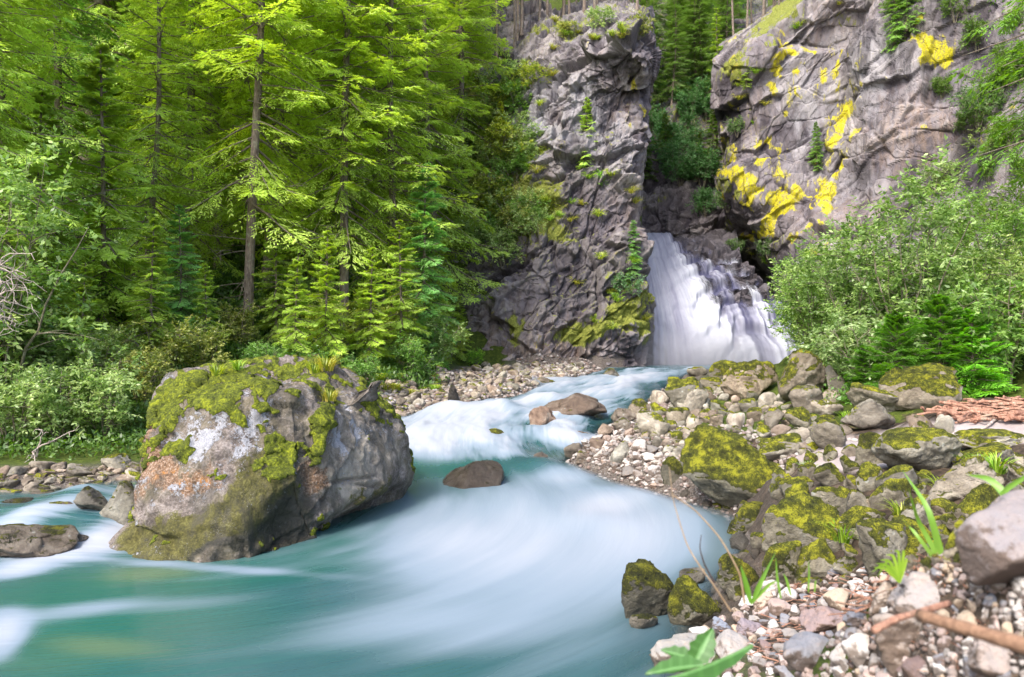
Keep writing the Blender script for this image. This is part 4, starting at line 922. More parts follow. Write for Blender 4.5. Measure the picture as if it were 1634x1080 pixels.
grit('gravel', 'small gravel filling the gaps of the left gravel bar', 3500, lambda n, r: rej(n, r, (-4.2, 3.5, 15, 30), lambda x, y: (sdist(x, y) > -.05) & (sdist(x, y) < 3.) & (x < 4-.0*y)), lambda p, r: r.uniform(.03, .10), M_GRIT, seed=12)
grit('gravel', 'small gravel filling the gaps of the right bank', 4200, lambda n, r: rej(n, r, (.8, 8, 9.5, 22), lambda x, y: (sdist(x, y) > -.05) & (sdist(x, y) < 2.2)), lambda p, r: r.uniform(.02, .06), M_GRIT, seed=13)
# ---------------------------------------------------------------- foliage builders
def quads(P, D, S, L, Wd):
    """leaf shaped quads: base point, direction, sideways, length, width"""
    L = L[:, None]; Wd = Wd[:, None]; a = P; b = P+D*L*.45+S*Wd*.5; c = P+D*L; d = P+D*L*.45-S*Wd*.5
    V = np.stack([a, b, c, d], 1).reshape(-1, 3); return V, np.arange(len(V)).reshape(-1, 4)
def unit(v): return v/np.maximum(np.linalg.norm(v, axis=-1, keepdims=True), 1e-9)
def tubes(paths, radii, sides=5):
    Vs, Qs, o = [], [], 0
    for P, r in zip(paths, radii):
        P = np.asarray(P, float); r = np.broadcast_to(r, (len(P),)); T = unit(np.gradient(P, axis=0))
        ref = np.array([0, 0, 1.]) if abs(T[0, 2]) < .9 else np.array([1., 0, 0])
        A = unit(np.cross(T, ref)); B = np.cross(T, A); an = np.linspace(0, 2*np.pi, sides, endpoint=False)
        ring = P[:, None]+r[:, None, None]*(np.cos(an)[None, :, None]*A[:, None]+np.sin(an)[None, :, None]*B[:, None])
        Vs.append(ring.reshape(-1, 3)); n = len(P); i = np.arange(n-1)[:, None]*sides; j = np.arange(sides)[None]; k = (j+1) % sides
        Qs.append(np.stack([i+j, i+k, i+sides+k, i+sides+j], -1).reshape(-1, 4)+o); o += n*sides
    return np.concatenate(Vs), np.concatenate(Qs)

def bough(rng, ntw=16, nb=5, droop=.18, hang=.55):
    """a flat conifer bough of length 1 along +X; returns leaf arrays"""
    P, D, S, L, Wd = [], [], [], [], []
    for t in np.linspace(.14, 1., ntw):
        for sg in (-1, 1):
            if rng.uniform() < .06: continue
            z = -droop*t*t+.10*t**4; o = np.array([t, 0, z]); an = sg*R(rng.uniform(38, 66)); ln = (.40*(1-t)**.7+.07)*rng.uniform(.6, 1.15)
            d = unit(np.array([math.cos(an), math.sin(an), rng.uniform(-hang, .06)])); sd_ = unit(np.cross(d, [0, 0, 1]))
            for u in np.linspace(.15, 1, nb):
                q = o+d*ln*u-np.array([0, 0, .10*u*u*ln])
                for g in (-1, 1):
                    bd = unit(d+sd_*g*rng.uniform(.35, .9)+np.array([0, 0, rng.uniform(-.35, .15)]))
                    nn = unit(np.array([rng.uniform(-.5, .5), rng.uniform(-.5, .5), 1.])); s = unit(np.cross(bd, nn))
                    P.append(q); D.append(bd); S.append(s); L.append(rng.uniform(.07, .13)*(1.1-.4*u)); Wd.append(rng.uniform(.020, .034))
    return [np.array(a) for a in (P, D, S, L, Wd)]
def conifer(name, seed, H=14., Rc=2.2, z0=.12, nb=110, tr=.16, sparse=.5, dead=14, fan=1., blade=1., pitch=(-28, 25)):
    """returns trunk mesh and crown mesh (crown boughs spread over the trunk, lit gaps between them)"""
    rng = np.random.default_rng(seed); BT = [bough(rng, 17, 6, rng.uniform(.1, .3)) for _ in range(3)]
    zs = np.linspace(0, H, 24); wob = np.stack([fbm(np.stack([zs*.12+seed, 0*zs, 0*zs], -1), 2, seed), fbm(np.stack([zs*.12, 0*zs+seed, 0*zs], -1), 2, seed+3)], -1)*.25*H/14
    wob = wob-wob[0]; tp = np.concatenate([wob, zs[:, None]], 1); rad = tr*(1-zs/H)**.8+.01; rad[0] *= 1.35
    paths, radii = [tp], [rad]; Vs, Qs, vs, o = [], [], [], 0
    for i in range(nb):
        f = (i+rng.uniform())/nb; f = z0+(1-z0)*f**.92
        if f < z0+.35 and rng.uniform() < sparse*(1-(f-z0)/.35): continue
        ln = Rc*((1-f)**.72*.95+.05)*rng.uniform(.62, 1.12)*(1-.25*max(0, (.25-f))/.25)
        az = i*2.39996+rng.uniform(-.5, .5); pt = R(pitch[0]+(pitch[1]-pitch[0])*f+rng.uniform(-17, 15)); rl = rng.uniform(-.3, .3)
        b = BT[rng.integers(3)]; ca, sa, cp, sp = math.cos(az), math.sin(az), math.cos(pt), math.sin(pt)
        M = np.array([[ca, -sa, 0], [sa, ca, 0], [0, 0, 1]])@np.array([[cp, 0, -sp], [0, 1, 0], [sp, 0, cp]])@np.array([[1, 0, 0], [0, math.cos(rl), -math.sin(rl)], [0, math.sin(rl), math.cos(rl)]])
        c = np.array([np.interp(f*H, zs, tp[:, 0]), np.interp(f*H, zs, tp[:, 1]), f*H])
        sel = rng.uniform(size=len(b[0])) < rng.uniform(.7, 1.)
        P = (b[0][sel]*[1, fan, 1]*ln)@M.T+c; V, Q = quads(P, b[1][sel]@M.T, b[2][sel]@M.T, b[3][sel]*min(max(ln, .75), 1.5)*blade, b[4][sel]*min(max(ln, .75), 1.3)*blade*.85)
        Vs.append(V); Qs.append(Q+o); o += len(V); vs.append(np.clip(np.repeat(rng.uniform(0, 1)*.45+rng.uniform(0, .3, len(P))+.30*b[0][sel][:, 0], 1), 0, 1))
        tt_ = np.linspace(0, .96, 4); bp = np.stack([tt_*ln, 0*tt_, (-.2*tt_**2+.1*tt_**4)*ln], -1)@M.T+c; paths.append(bp); radii.append(np.linspace(.012+.008*ln, .004, 4))
    for i in range(dead):
        f = rng.uniform(.02, z0+.25); az = rng.uniform(0, 6.28); ln = rng.uniform(.4, 1.1)*Rc*.6; c = np.array([0, 0, f*H])
        d = np.array([math.cos(az), math.sin(az), rng.uniform(-.4, .1)]); t4 = np.linspace(0, 1, 5)[:, None]
        bp = c+d*t4*ln+np.array([0, 0, 1])*rng.uniform(-.2, .15)*ln*t4**2; paths.append(bp); radii.append(np.linspace(.014, .003, 5))
        for _ in range(4):
            k = rng.uniform(.3, .9); q = c+d*k*ln; d2 = unit(d+rng.normal(size=3)*.6); paths.append(np.stack([q, q+d2*.2*ln, q+d2*.36*ln+rng.normal(size=3)*.04])); radii.append([.006, .004, .002])
    TV, TQ = tubes(paths, radii, 6)
    tm = mesh_np(name+'_trunk', TV, TQ); cm = mesh_np(name+'_crown', np.concatenate(Vs), np.concatenate(Qs), {'var': ('F', np.concatenate(vs))}, smooth=False)
    return tm, cm
def leafy(name, seed, H=4., Rr=1.6, ns=9, tw=900, leaf=.075, nl=12, lean=(0, 0), low=.15, narrow=.5, r0=.03, droopy=.2):
    """many-stemmed broad-leaved shrub: stems mesh, leaves mesh"""
    rng = np.random.default_rng(seed); paths, radii, nodes = [], [], []
    for i in range(ns):
        az = i*2.4+rng.uniform(-.5, .5); sp = Rr*rng.uniform(.15, 1.)*rng.uniform(.6, 1); h_ = H*rng.uniform(.65, 1.)*(1-.25*sp/Rr)
        t = np.linspace(0, 1, 9); b = np.array([math.cos(az), math.sin(az)])
        wob = rng.normal(size=(9, 3)).cumsum(0)*.03*H/3; wob[0] = 0
        P = np.stack([b[0]*(.08+sp*t**1.3)+lean[0]*t*t, b[1]*(.08+sp*t**1.3)+lean[1]*t*t, h_*t**.9], -1)+wob
        paths.append(P); radii.append(np.linspace(r0, .006, 9)*rng.uniform(.6, 1.1))
        for k in range(rng.integers(7, 11)):
            f = rng.uniform(low+.08, .97); q = np.array([np.interp(f, t, P[:, j]) for j in range(3)]); a2 = rng.uniform(0, 6.28); l2 = Rr*rng.uniform(.25, .62)*(1.15-f*.6)
            d = unit(np.array([math.cos(a2)+b[0]*.5, math.sin(a2)+b[1]*.5, rng.uniform(.1, .9)])); u = np.linspace(0, 1, 5)[:, None]
            B = q+d*u*l2+np.array([0, 0, -droopy*l2])*u**2; paths.append(B); radii.append(np.linspace(.011, .003, 5)); nodes += [(B[j], unit(B[j]-B[j-1])) for j in (2, 3, 4)]
        nodes.append((P[-1], unit(P[-1]-P[-2]))); nodes.append((P[-2], unit(P[-1]-P[-2])))
    idx = rng.integers(len(nodes), size=tw); C = np.array([nodes[i][0] for i in idx]); Dd = np.array([nodes[i][1] for i in idx])
    d = unit(Dd*.6+rng.normal(size=(tw, 3))*.75+[0, 0, .15]); C = C+rng.normal(size=(tw, 3))*Rr*.05; L = rng.uniform(.16, .36, tw)*Rr/1.6*1.15
    tv = rng.uniform(0, 1, tw)**1.3*.75
    for i in range(0, tw, 3): paths.append(np.stack([C[i], C[i]+d[i]*L[i]*.6, C[i]+d[i]*L[i]])); radii.append([.004, .003, .002])
    k = np.tile(np.linspace(.15, 1, nl), tw); ii = np.repeat(np.arange(tw), nl); P = C[ii]+d[ii]*(L[ii]*k)[:, None]
    sg = np.where(np.arange(len(ii)) % 2 == 0, 1, -1)[:, None]; sd_ = unit(np.cross(d[ii], [0, 0, 1.])+rng.normal(size=(len(ii), 3))*.3)
    D = unit(d[ii]*.6+sd_*sg*.9+rng.normal(size=(len(ii), 3))*.25-[0, 0, droopy]); nn = unit(rng.normal(size=(len(ii), 3))*.55+[0, 0, 1]); S = unit(np.cross(D, nn))
    V, Q = quads(P, D, S, leaf*rng.uniform(.7, 1.3, len(ii)), leaf*.48*rng.uniform(.8, 1.2, len(ii)))
    TV, TQ = tubes(paths, radii, 5); hgt = np.clip(P[:, 2]/H, 0, 1)
    return mesh_np(name+'_stems', TV, TQ), mesh_np(name+'_leaves', V, Q, {'var': ('F', np.clip(tv[ii]+rng.uniform(0, .22, len(ii))+.06*hgt, 0, 1))}, smooth=False)
def tuft(name, seed, n=60, H=.4, spread=.25, wd=.012, bend=.8):
    rng = np.random.default_rng(seed); Vs, Qs, o = [], [], 0; vv_ = []
    for i in range(n):
        a = rng.uniform(0, 6.28); b = np.array([math.cos(a), math.sin(a), 0]); r = spread*.35*rng.uniform()**.5; h_ = H*rng.uniform(.5, 1.1); t = np.linspace(0, 1, 5)[:, None]
        P = b*r+b*spread*rng.uniform(.2, 1.)*t**1.7+np.array([0, 0, 1])*h_*(t-bend*.45*t**2.4); s = np.array([-b[1], b[0], 0])*wd*rng.uniform(.6, 1.2)*(1-t**2*.9)
        V = np.concatenate([P-s, P+s]); k = np.arange(4); Q = np.stack([k, k+1, k+6, k+5], -1); Vs.append(V); Qs.append(Q+o); o += 10; vv_ += [rng.uniform()]*4
    return mesh_np(name, np.concatenate(Vs), np.concatenate(Qs), {'var': ('F', vv_)})

def plant(name, parts, mats, pos, s=1., rz=0., col=(1, 1, 1), label=None, cat='tree', group=None, tilt=(0, 0), names=('trunk', 'crown')):
    e = bpy.data.objects.new(name, None); COL.objects.link(e); e.location = pos; e.scale = (s,)*3 if np.isscalar(s) else s; e.rotation_euler = (tilt[0], tilt[1], rz)
    e.empty_display_size = .2; tag(e, label, cat, group)
    for nm, me, m in zip(names, parts, mats):
        o = link(nm, me, m, e); o.color = (*col, 1) if nm in ('crown', 'leaves') else (1, 1, 1, 1)
    return e
def at_px(px, Y): X = (px-817)/F*Y; return (X, Y, gz(X, Y)-.05)

TALL = [conifer('spruce', 20+i, 15., 2.8, z, 210, .125, sp, 20, 1., 1.05) for i, (z, sp) in enumerate([(.05, .1), (.14, .4), (.08, .15), (.20, .5)])]
YOUNG = [conifer('young_spruce', 40+i, 5., 1.25, .04, 95, .05, .1, 4, 1.15, 1.3) for i in range(3)]
BUSHY = [conifer('low_spruce', 50+i, 2.3, 1.3, .02, 90, .04, 0., 2, 1.3, 1.15, (-8, 40)) for i in range(2)]
SLIM = [conifer('slim_pine', 60+i, 12., 1.3, .45, 60, .09, .4, 10, 1., 1.5) for i in range(2)]
SHRUB = [leafy('shrub', 70+i, 2.2, 1.3, 8, 520, .10, 10) for i in range(3)]
BIGSH = [leafy('tall_shrub', 80+i, 4.4, 1.9, 12, 820, .105, 11, low=.1) for i in range(3)]
MC = (M_BARK, M_SPRUCE); ML = (M_STEM, M_LEAF)
YG = (1.2, 1.15, .85); YB = (1.4, 1.3, .9); DG = (.7, .85, .75); MG = (1.12, 1.1, .85); BL = (.8, 1.05, 1.3)

# ---------------------------------------------------------------- forest on the left
for i, (px, Y, v, s, col, rz, lb) in enumerate([
 (396,21,3,1.12,YB,.4,'tall spruce with a bare grey trunk rising behind the great boulder'),
 (424,24.5,1,1.1,YB,1.9,'second tall spruce trunk just right of the tall bare trunk'),
 (346,26,3,1.0,MG,2.6,'thin dark trunked spruce left of the tall bare trunk'),
 (549,23,1,1.15,YB,3.3,'tall yellow green conifer with a dark trunk, midway between the bare trunk and the cliff'),
 (500,27,0,1.15,YB,.9,'bright yellow green conifer between the two tallest trunks'),
 (620,25,0,1.1,YG,4.4,'dense green conifer nearest the vegetated side of the left cliff'),
 (690,30,2,1.15,MG,5.1,'tall drooping spruce against the left cliff'),
 (300,24,2,1.1,YG,1.1,'green spruce left of the dark trunked one, with shaded lower boughs'),
 (136,28,1,1.5,MG,2.1,'thickest old conifer trunk in the upper left of the forest'),
 (20,17.5,0,1.0,YG,3.9,'spruce with heavy hanging boughs at the top left corner'),
 (-60,15,2,1.0,MG,.2,'spruce standing at the far left edge'),
 (235,20.5,0,.8,MG,.5,'medium spruce filling the dark middle of the left forest'),
 (90,21,2,1.0,DG,.8,'shaded blue green spruce in the left part of the forest'),
 (455,30,0,1.2,YG,2.4,'tall conifer deep in the forest behind the two bare trunks')]):
    plant('spruce_tree', TALL[v], MC, at_px(px, Y), (s, s, s*1.05), rz, col, lb)
rng = np.random.default_rng(5); pts = []
for _ in range(6000):
    if len(pts) >= 85: break
    Y = rng.uniform(27, 52); px = rng.uniform(-260, 770); X = (px-817)/F*Y
    if Y < 34 and px > 660: continue
    if all((X-a)**2+(Y-b)**2 > 2.7**2 for a, b in pts): pts.append((X, Y))
for X, Y in pts:
    c = [YG, MG, DG, MG][rng.integers(4)]
    plant('spruce_tree', TALL[rng.integers(4)], MC, (X, Y, gz(X, Y)-.1), rng.uniform(.85, 1.2), rng.uniform(0, 6.28), c, 'conifer standing among many in the deep forest behind the first row on the left slope', group='conifers of the deep left forest')
# young and half-grown trees at the forest edge
for px, Y, v, s, col, lb in [
 (165,18,0,1.38,YG,'half grown spruce with a clear pointed tip in the left forest'),
 (60,17,1,1.2,MG,'young spruce left of the pointed half grown one'),
 (675,24,2,1.2,BL,'slender blue green young spruce with a thin tip before the cliff'),
 (640,22,0,.85,YG,'young spruce left of the slender blue green one'),
 (520,19.5,1,.72,YB,'small bright spruce behind the right end of the great boulder'),
 (470,18.6,2,.62,YG,'small spruce just behind the top of the great boulder'),
 (590,20.5,0,.66,YB,'yellowish small spruce on the edge of the gravel bar'),
 (700,27,1,.8,YG,'young spruce at the foot of the vegetated cliff side'),
 (735,29.5,2,.45,YG,'smallest spruce at the lower left corner of the cliff'),
 (240,17,1,.75,MG,'young spruce above the pale bushes on the left bank'),
 (290,19,0,.7,BL,'blue green young spruce in the shaded gap'),
 (130,15.2,2,.55,MG,'low young spruce behind the pale bushes'),
 (330,18.2,2,.5,MG,'low spruce left of the tall bare trunk'),
 (440,21,1,.7,YG,'young spruce between the trunks right of the bare trunk')]:
    plant('young_spruce', YOUNG[v], MC, at_px(px, Y), s, px*.7, col, lb)
PALE = (1.45, 1.4, 1.35); GRN = (.8, 1.05, .6); OL = (1.3, 1.05, .7); YEL = (1.5, 1.3, .55)
for px, Y, v, s, col, lb in [
 (20,12.6,0,.72,PALE,'pale leaved bush at the far left of the bank'),
 (95,12.9,1,.66,PALE,'pale bush overhanging the left shore'),
 (170,13.2,2,.68,PALE,'pale bush nearest the left side of the great boulder'),
 (55,14.2,2,.85,PALE,'taller pale bush in the second row on the left bank'),
 (140,14.8,0,.8,MG,'grey green bush behind the pale ones'),
 (225,14.6,1,.6,OL,'olive bush behind the left shoulder of the great boulder'),
 (-30,14,1,1.2,MG,'large leafy bush cut by the left picture edge'),
 (260,16.8,0,.75,OL,'brown green bush below the shaded forest gap'),
 (330,17,2,.6,OL,'dry looking bush just above the great boulder'),
 (300,20,1,.8,PALE,'light leaved bush among the forest floor plants'),
 (420,18,1,.5,GRN,'green bush right behind the flat top of the great boulder'),
 (500,18.6,0,.55,GRN,'low green bush above the right shoulder of the great boulder'),
 (575,18.6,2,.5,GRN,'bush where the forest meets the gravel bar'),
 (540,21,1,.9,YEL,'yellow green bush under the bright conifers'),
 (610,23,0,.9,YEL,'bright yellow bush left of the gravel bar'),
 (655,21,2,.6,GRN,'round green bush at the back of the gravel bar'),
 (690,24,0,.8,PALE,'feathery pale bush beside the cliff foot'),
 (715,27.5,1,.7,YEL,'yellow bush touching the lower cliff corner'),
 (760,28.6,2,.32,(1.2,1.6,.4),'small vivid green bush at the foot of the left cliff'),
 (380,20,2,.6,OL,'low bush at the base of the tall bare trunk'),
 (460,22,0,.8,YG,'bush between the bare trunk and the dark trunk'),
 (200,18.5,1,.9,GRN,'shaded green bush in the left forest')]:
    plant('bush', SHRUB[v], ML, at_px(px, Y), s, px*.37, col, lb, 'bush', names=('stems', 'leaves'))
plant('broadleaf_tree', BIGSH[0], ML, at_px(-5, 13.6), 1.15, 1., (1.1, 1.2, .9), 'broad leaved tree with blue green foliage at the left edge', 'tree', names=('stems', 'leaves'))

# ---------------------------------------------------------------- trees above the cliffs and in the gorge
def on(bv, px, py):
    p, n_ = hit(px, py, bv); return p
def top_of(bv, px, Y):
    X = (px-817)/F*Y; r = bv.ray_cast(Vector((X, Y, 60)), Vector((0, 0, -1))); return r[0]
rng = np.random.default_rng(15)
for i in range(44):
    px = rng.uniform(700, 1052); Y = rng.uniform(36.5, 47); p = top_of(bvhL, px, Y)
    if p is None: continue
    plant('pine_tree', SLIM[i % 2], MC, (p.x, p.y, p.z-.2), rng.uniform(.6, .95), rng.uniform(0, 6), [MG, PALE, YG][i % 3], 'slender pine on top of the left cliff', group='slender pines on the left cliff top')
for i in range(34):
    px = rng.uniform(1125, 1420); Y = rng.uniform(42, 56); p = top_of(bvhR, px, Y)
    if p is None: continue
    plant('pine_tree', SLIM[i % 2], MC, (p.x, p.y, p.z-.2), rng.uniform(.6, .95), rng.uniform(0, 6), [MG, DG, YG][i % 3], 'slender pine on the forested top of the right cliff', group='slender pines above the right cliff')
for i in range(46):
    px = rng.uniform(1000, 1190); py = rng.uniform(-60, 290); p = on(bvhB, px, py)
    if p is None: continue
    v = rng.integers(4)
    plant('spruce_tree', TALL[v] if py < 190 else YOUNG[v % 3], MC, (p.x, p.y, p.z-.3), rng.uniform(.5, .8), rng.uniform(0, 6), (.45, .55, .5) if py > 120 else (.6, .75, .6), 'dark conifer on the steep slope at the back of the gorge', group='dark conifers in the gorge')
for i in range(26):
    px = rng.uniform(1028, 1165); py = rng.uniform(120, 345); p = on(bvhB, px, py)
    if p is None: continue
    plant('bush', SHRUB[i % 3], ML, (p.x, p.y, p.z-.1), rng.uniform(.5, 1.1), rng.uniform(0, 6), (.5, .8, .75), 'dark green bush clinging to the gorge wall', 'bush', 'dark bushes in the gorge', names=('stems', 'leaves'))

# plants on the left cliff
for i, (px, py, k, s, col, lb) in enumerate([
 (770,200,'b',1.2,PALE,'pale bush high on the vegetated left side of the cliff'), (800,150,'b',1.2,PALE,'silvery bush near the cliff top on the left'), (735,260,'b',1.3,YG,'bush halfway up the vegetated cliff side'),
 (820,240,'b',.8,OL,'brownish bush on a ledge of the left cliff'), (850,130,'b',.8,YEL,'yellow green bush below the cliff top pines'), (760,330,'b',1.2,OL,'olive bush above the lower ledge'), (815,340,'b',.9,PALE,'pale bush above the dark lower rock face'),
 (850,370,'b',.9,PALE,'pale bush hanging over the dark lower rock face'), (780,385,'b',.9,GRN,'green bush at the left end of the lower ledge'), (875,330,'b',.6,YEL,'yellow bush in the middle of the cliff'), (960,285,'b',.5,(.9,1.4,.4),'vivid green bush on the cliff ledge under the pale little spruce'),
 (740,390,'b',1.,YEL,'yellow bush at the lower left of the vegetated cliff'), (715,330,'b',1.4,YG,'bush joining the cliff to the forest'), (1000,465,'b',.75,BL,'blue green bush left of the waterfall'), (1010,410,'y',.42,BL,'small spruce beside the lip of the waterfall'),
 (1000,440,'y',.40,DG,'dark small spruce just left of the falling water'), (935,250,'y',.62,PALE,'pale thin spruce growing up the face of the left cliff'), (800,230,'y',.5,OL,'brownish little conifer high on the vegetated cliff'), (905,50,'b',.6,OL,'low bush on the crest of the left cliff'),
 (960,36,'b',.7,PALE,'pale bush on the cliff crest under the pines'), (1020,40,'b',.6,OL,'bush at the overhanging corner of the left cliff'), (790,270,'b',1.,YG,'green bush in the middle of the vegetated cliff side'), (1175,450,'b',.4,DG,'')]):
    if not lb: continue
    p = on(bvhL, px, py+(18 if k == 'y' else 8))
    if p is None: continue
    if k == 'b': plant('bush', SHRUB[i % 3], ML, (p.x, p.y+.2, p.z-.3), s*.85, i*1.3, col, lb, 'bush', names=('stems', 'leaves'))
    else: plant('young_spruce', YOUNG[i % 3], MC, (p.x, p.y+.1, p.z-.2), s, i*1.1, col, lb)
TUF = [tuft('grass_tuft', 200+i, 90, .75, .55, .018, 1.3) for i in range(3)]
GL = {0: ('straw yellow', (1.15, .95, .7)), 1: ('green', (.8, 1.1, .5)), 2: ('yellow green', (1.0, 1.05, .5))}
rng = np.random.default_rng(25)
for reg, nn_, bv, wh in [([(725,120),(880,70),(900,160),(870,300),(900,400),(760,420),(720,400)], 26, bvhL, 'left'), ([(840,290),(1010,270),(1020,380),(860,390)], 10, bvhL, 'left'), ([(760,430),(1030,400),(1035,540),(860,540)], 8, bvhL, 'left'),
                        ([(880,30),(1030,15),(1040,60),(880,80)], 12, bvhL, 'left'), ([(1150,150),(1230,60),(1340,0),(1330,60),(1200,200)], 8, bvhR, 'right'), ([(1170,390),(1330,400),(1330,440),(1200,430)], 6, bvhR, 'right')]:
    f = inpoly(reg)
    for i in range(nn_):
        px, py = f(rng); p, nr = hit(px, py, bv)
        if p is None: continue
        g = rng.integers(3); o = link('grass_tuft', TUF[rng.integers(3)], M_GRASS); o.location = p; o.scale = (rng.uniform(.45, .8),)*3
        o.rotation_euler = (R(35), 0, rng.uniform(-.5, .5)); o.color = (*GL[g][1], 1)
        tag(o, f'{GL[g][0]} grass tuft hanging from a ledge of the {wh} cliff', 'grass tuft', f'{GL[g][0]} grass tufts on the {wh} cliff')
rng = np.random.default_rng(66); f = inpoly([(700, 120), (790, 90), (860, 130), (850, 230), (860, 330), (840, 400), (740, 430), (690, 420)]); CG = [('pale green', PALE), ('yellow green', YEL), ('olive', OL), ('fresh green', GRN)]
for i in range(34):
    px, py = f(rng); p = on(bvhL, px, py); g, c_ = CG[i % 4]
    if p: plant('bush', SHRUB[i % 3], ML, (p.x, p.y+.1, p.z-.5), rng.uniform(.55, 1.05), i, c_, f'{g} bush in the thicket that covers the left side of the left cliff', 'bush', f'{g} bushes on the side of the left cliff', names=('stems', 'leaves'))
bvF = BVHTree.FromPolygons(Gr.reshape(-1, 3).tolist(), grid_q(NU, NV).tolist())
for px, py, s, lb in [(1172, 398, .42, 'dark bush on the right shoulder of the waterfall, nearest its lip'), (1204, 412, .45, 'dark bush on the right shoulder of the waterfall, second from its lip'), (1222, 440, .5, 'dark green bush overhanging the lower right steps of the waterfall')]:
    p = on(bvF, px, py)
    if p: plant('bush', SHRUB[0], ML, (p.x, p.y-.1, p.z-.3), s, px, DG, lb, 'bush', names=('stems', 'leaves'))
# small trees on the right cliff
for px, py, s, col, lb in [(1302,262,.45,DG,'lone dark little spruce growing from the middle of the right cliff'), (1425,70,.75,DG,'dark spruce hanging high on the right cliff'), (1445,40,.7,DG,'dark spruce at the very top of the right cliff'), (1190,130,.35,MG,'small conifer on the left shoulder of the right cliff')]:
    p = on(bvhR, px, py)
    if p: plant('young_spruce', YOUNG[1], MC, (p.x, p.y-.1, p.z-.3), s, px, col, lb)
for px, py, s, col in [(1560,190,.8,DG), (1590,250,.8,MG), (1180,395,.6,DG), (1225,405,.55,DG), (1160,330,.6,DG), (1175,210,.5,DG), (1500,300,.7,PALE)]:
    p = on(bvhR, px, py)
    if p: plant('bush', SHRUB[0], ML, (p.x, p.y-.1, p.z-.3), s, px, col, 'dark bush rooted in a crack of the right cliff' if col != PALE else 'pale bush at the foot of the right cliff', 'bush', 'dark bushes on the right cliff' if col != PALE else None, names=('stems', 'leaves'))

for i in range(16):
    px = rng.uniform(1490, 1634); py = rng.uniform(20, 300); p = on(bvhR, px, py)
    if p: plant('bush', SHRUB[i % 3], ML, (p.x, p.y-.1, p.z-.4), rng.uniform(.4, .8), i, (.6, .75, .4), 'green bush among those growing high on the right end of the right cliff', 'bush', 'bushes on the right end of the right cliff', names=('stems', 'leaves'))
# ---------------------------------------------------------------- right bank thicket
WHT = (1.35, 1.3, 1.5)
for px, Y, v, s, col, lb, ln in [
 (1445,14.6,0,.98,(1.15,1.2,1.),'tallest pale leaved shrub in the middle of the right thicket',0),
 (1590,15.4,1,.74,(1.,1.15,.75),'tall many stemmed shrub near the right edge of the thicket',0),
 (1370,15.6,2,.74,(1.1,1.15,.95),'leafy shrub on the left slope of the thicket',0),
 (1300,17,0,.66,(1.1,1.2,.8),'lighter shrub reaching toward the waterfall',0),
 (1290,18.5,1,.5,(1.1,1.25,.8),'outermost bright shrub beside the waterfall',0),
 (1520,18.5,2,.8,(1.1,1.2,.7),'shrub in the second row behind the tallest one',0),
 (1420,19.5,1,.62,(1.1,1.2,.7),'bright shrub rising behind the left slope of the thicket',0),
 (1640,18.5,0,.7,(1.15,1.2,.6),'yellow green shrub at the right edge behind the thicket',0),
 (1670,13.2,2,.62,MG,'dark stemmed shrub cut by the right picture edge',0),
 (1330,20,2,.7,(1.,1.2,.7),'shrub at the foot of the right cliff near the fall',0)]:
    plant('tall_shrub', BIGSH[v], ML, at_px(px, Y), s, px*.9, col, lb, 'shrub', names=('stems', 'leaves'))
for px, Y, v, s, col, lb in [(1390,13.9,0,.8,WHT,'whitish leaved bush at the lower left of the thicket'), (1345,14.8,1,.62,PALE,'grey green bush above the rusty boulder'), (1540,17,0,1.,PALE,'pale bush inside the thicket'), (1605,13.1,1,.95,(1.,1.15,.8),'leafy bush at the right edge above the driftwood'), (1300,16,2,.5,MG,'low bush above the rusty boulder')]:
    plant('bush', SHRUB[v], ML, at_px(px, Y), s, px, col, lb, 'bush', names=('stems', 'leaves'))
DK = (.42, .66, .36)
for px, Y, v, s, col, lb in [(1430,13.2,0,.68,DK,'dark green low spruce at the left front of the thicket'), (1500,13.0,1,.80,DK,'dark green low spruce above the olive boulder'), (1552,12.8,0,.62,(.7,1.15,.45),'lighter green low spruce overhanging the driftwood'),
     (1380,13.6,1,.45,DK,'smallest dark spruce at the left foot of the thicket')]:
    plant('low_spruce', BUSHY[v], MC, at_px(px, Y), s, px, col, lb)
plant('spruce_tree', conifer('near_spruce', 99, 15., 3.8, .22, 300, .2, .1, 6, 1., .95), MC, at_px(1790, 14.5), 1., 1.2, (.45, .62, .35), 'spruce whose boughs hang in from the upper right corner')
# ground cover on the forest floor
def cover(name, label, n, f, leaf, mat, col, seed, zr=(.0, .25)):
    rng = np.random.default_rng(seed); P = f(n, rng); z = ground(P[:, 0], P[:, 1]); k = 9; ii = np.repeat(np.arange(len(P)), k)
    c = np.concatenate([P, z[:, None]], 1)[ii]+rng.normal(size=(len(ii), 3))*[.13, .13, 0]+np.stack([0*z[ii], 0*z[ii], rng.uniform(*zr, len(ii))], -1)
    D = unit(rng.normal(size=(len(ii), 3))+[0, 0, .3]); S = unit(np.cross(D, unit(rng.normal(size=(len(ii), 3))*.6+[0, 0, 1]))); s = leaf*rng.uniform(.6, 1.4, len(ii))*np.clip(c[:, 1]/16, .8, 2)
    V, Q = quads(c, D, S, s, s*.45); me = mesh_np(name, V, Q, {'var': ('F', np.clip(rng.uniform(0, .7, len(P))[ii]+rng.uniform(0, .3, len(ii)), 0, 1))}, smooth=False)
    o = link(name, me, mat); o.color = (*col, 1); return tag(o, label, 'undergrowth', kind='stuff')
cover('undergrowth', 'leafy undergrowth covering the forest floor on the left slope', 16000, lambda n, r: rej(n, r, (-22, -1, 11.5, 34), lambda x, y: (sdist(x, y) > .9+.04*y) & (x < -.12*y+.6) & (x > -y*.72)), .10, M_LEAF, (.45, .6, .32), 301)
cover('undergrowth', 'low green plants under the thicket on the right bank', 5000, lambda n, r: rej(n, r, (5, 17, 13.2, 26), lambda x, y: (sdist(x, y) > 1.2) & (x > .38*y)), .09, M_LEAF, (.6, .9, .45), 302)
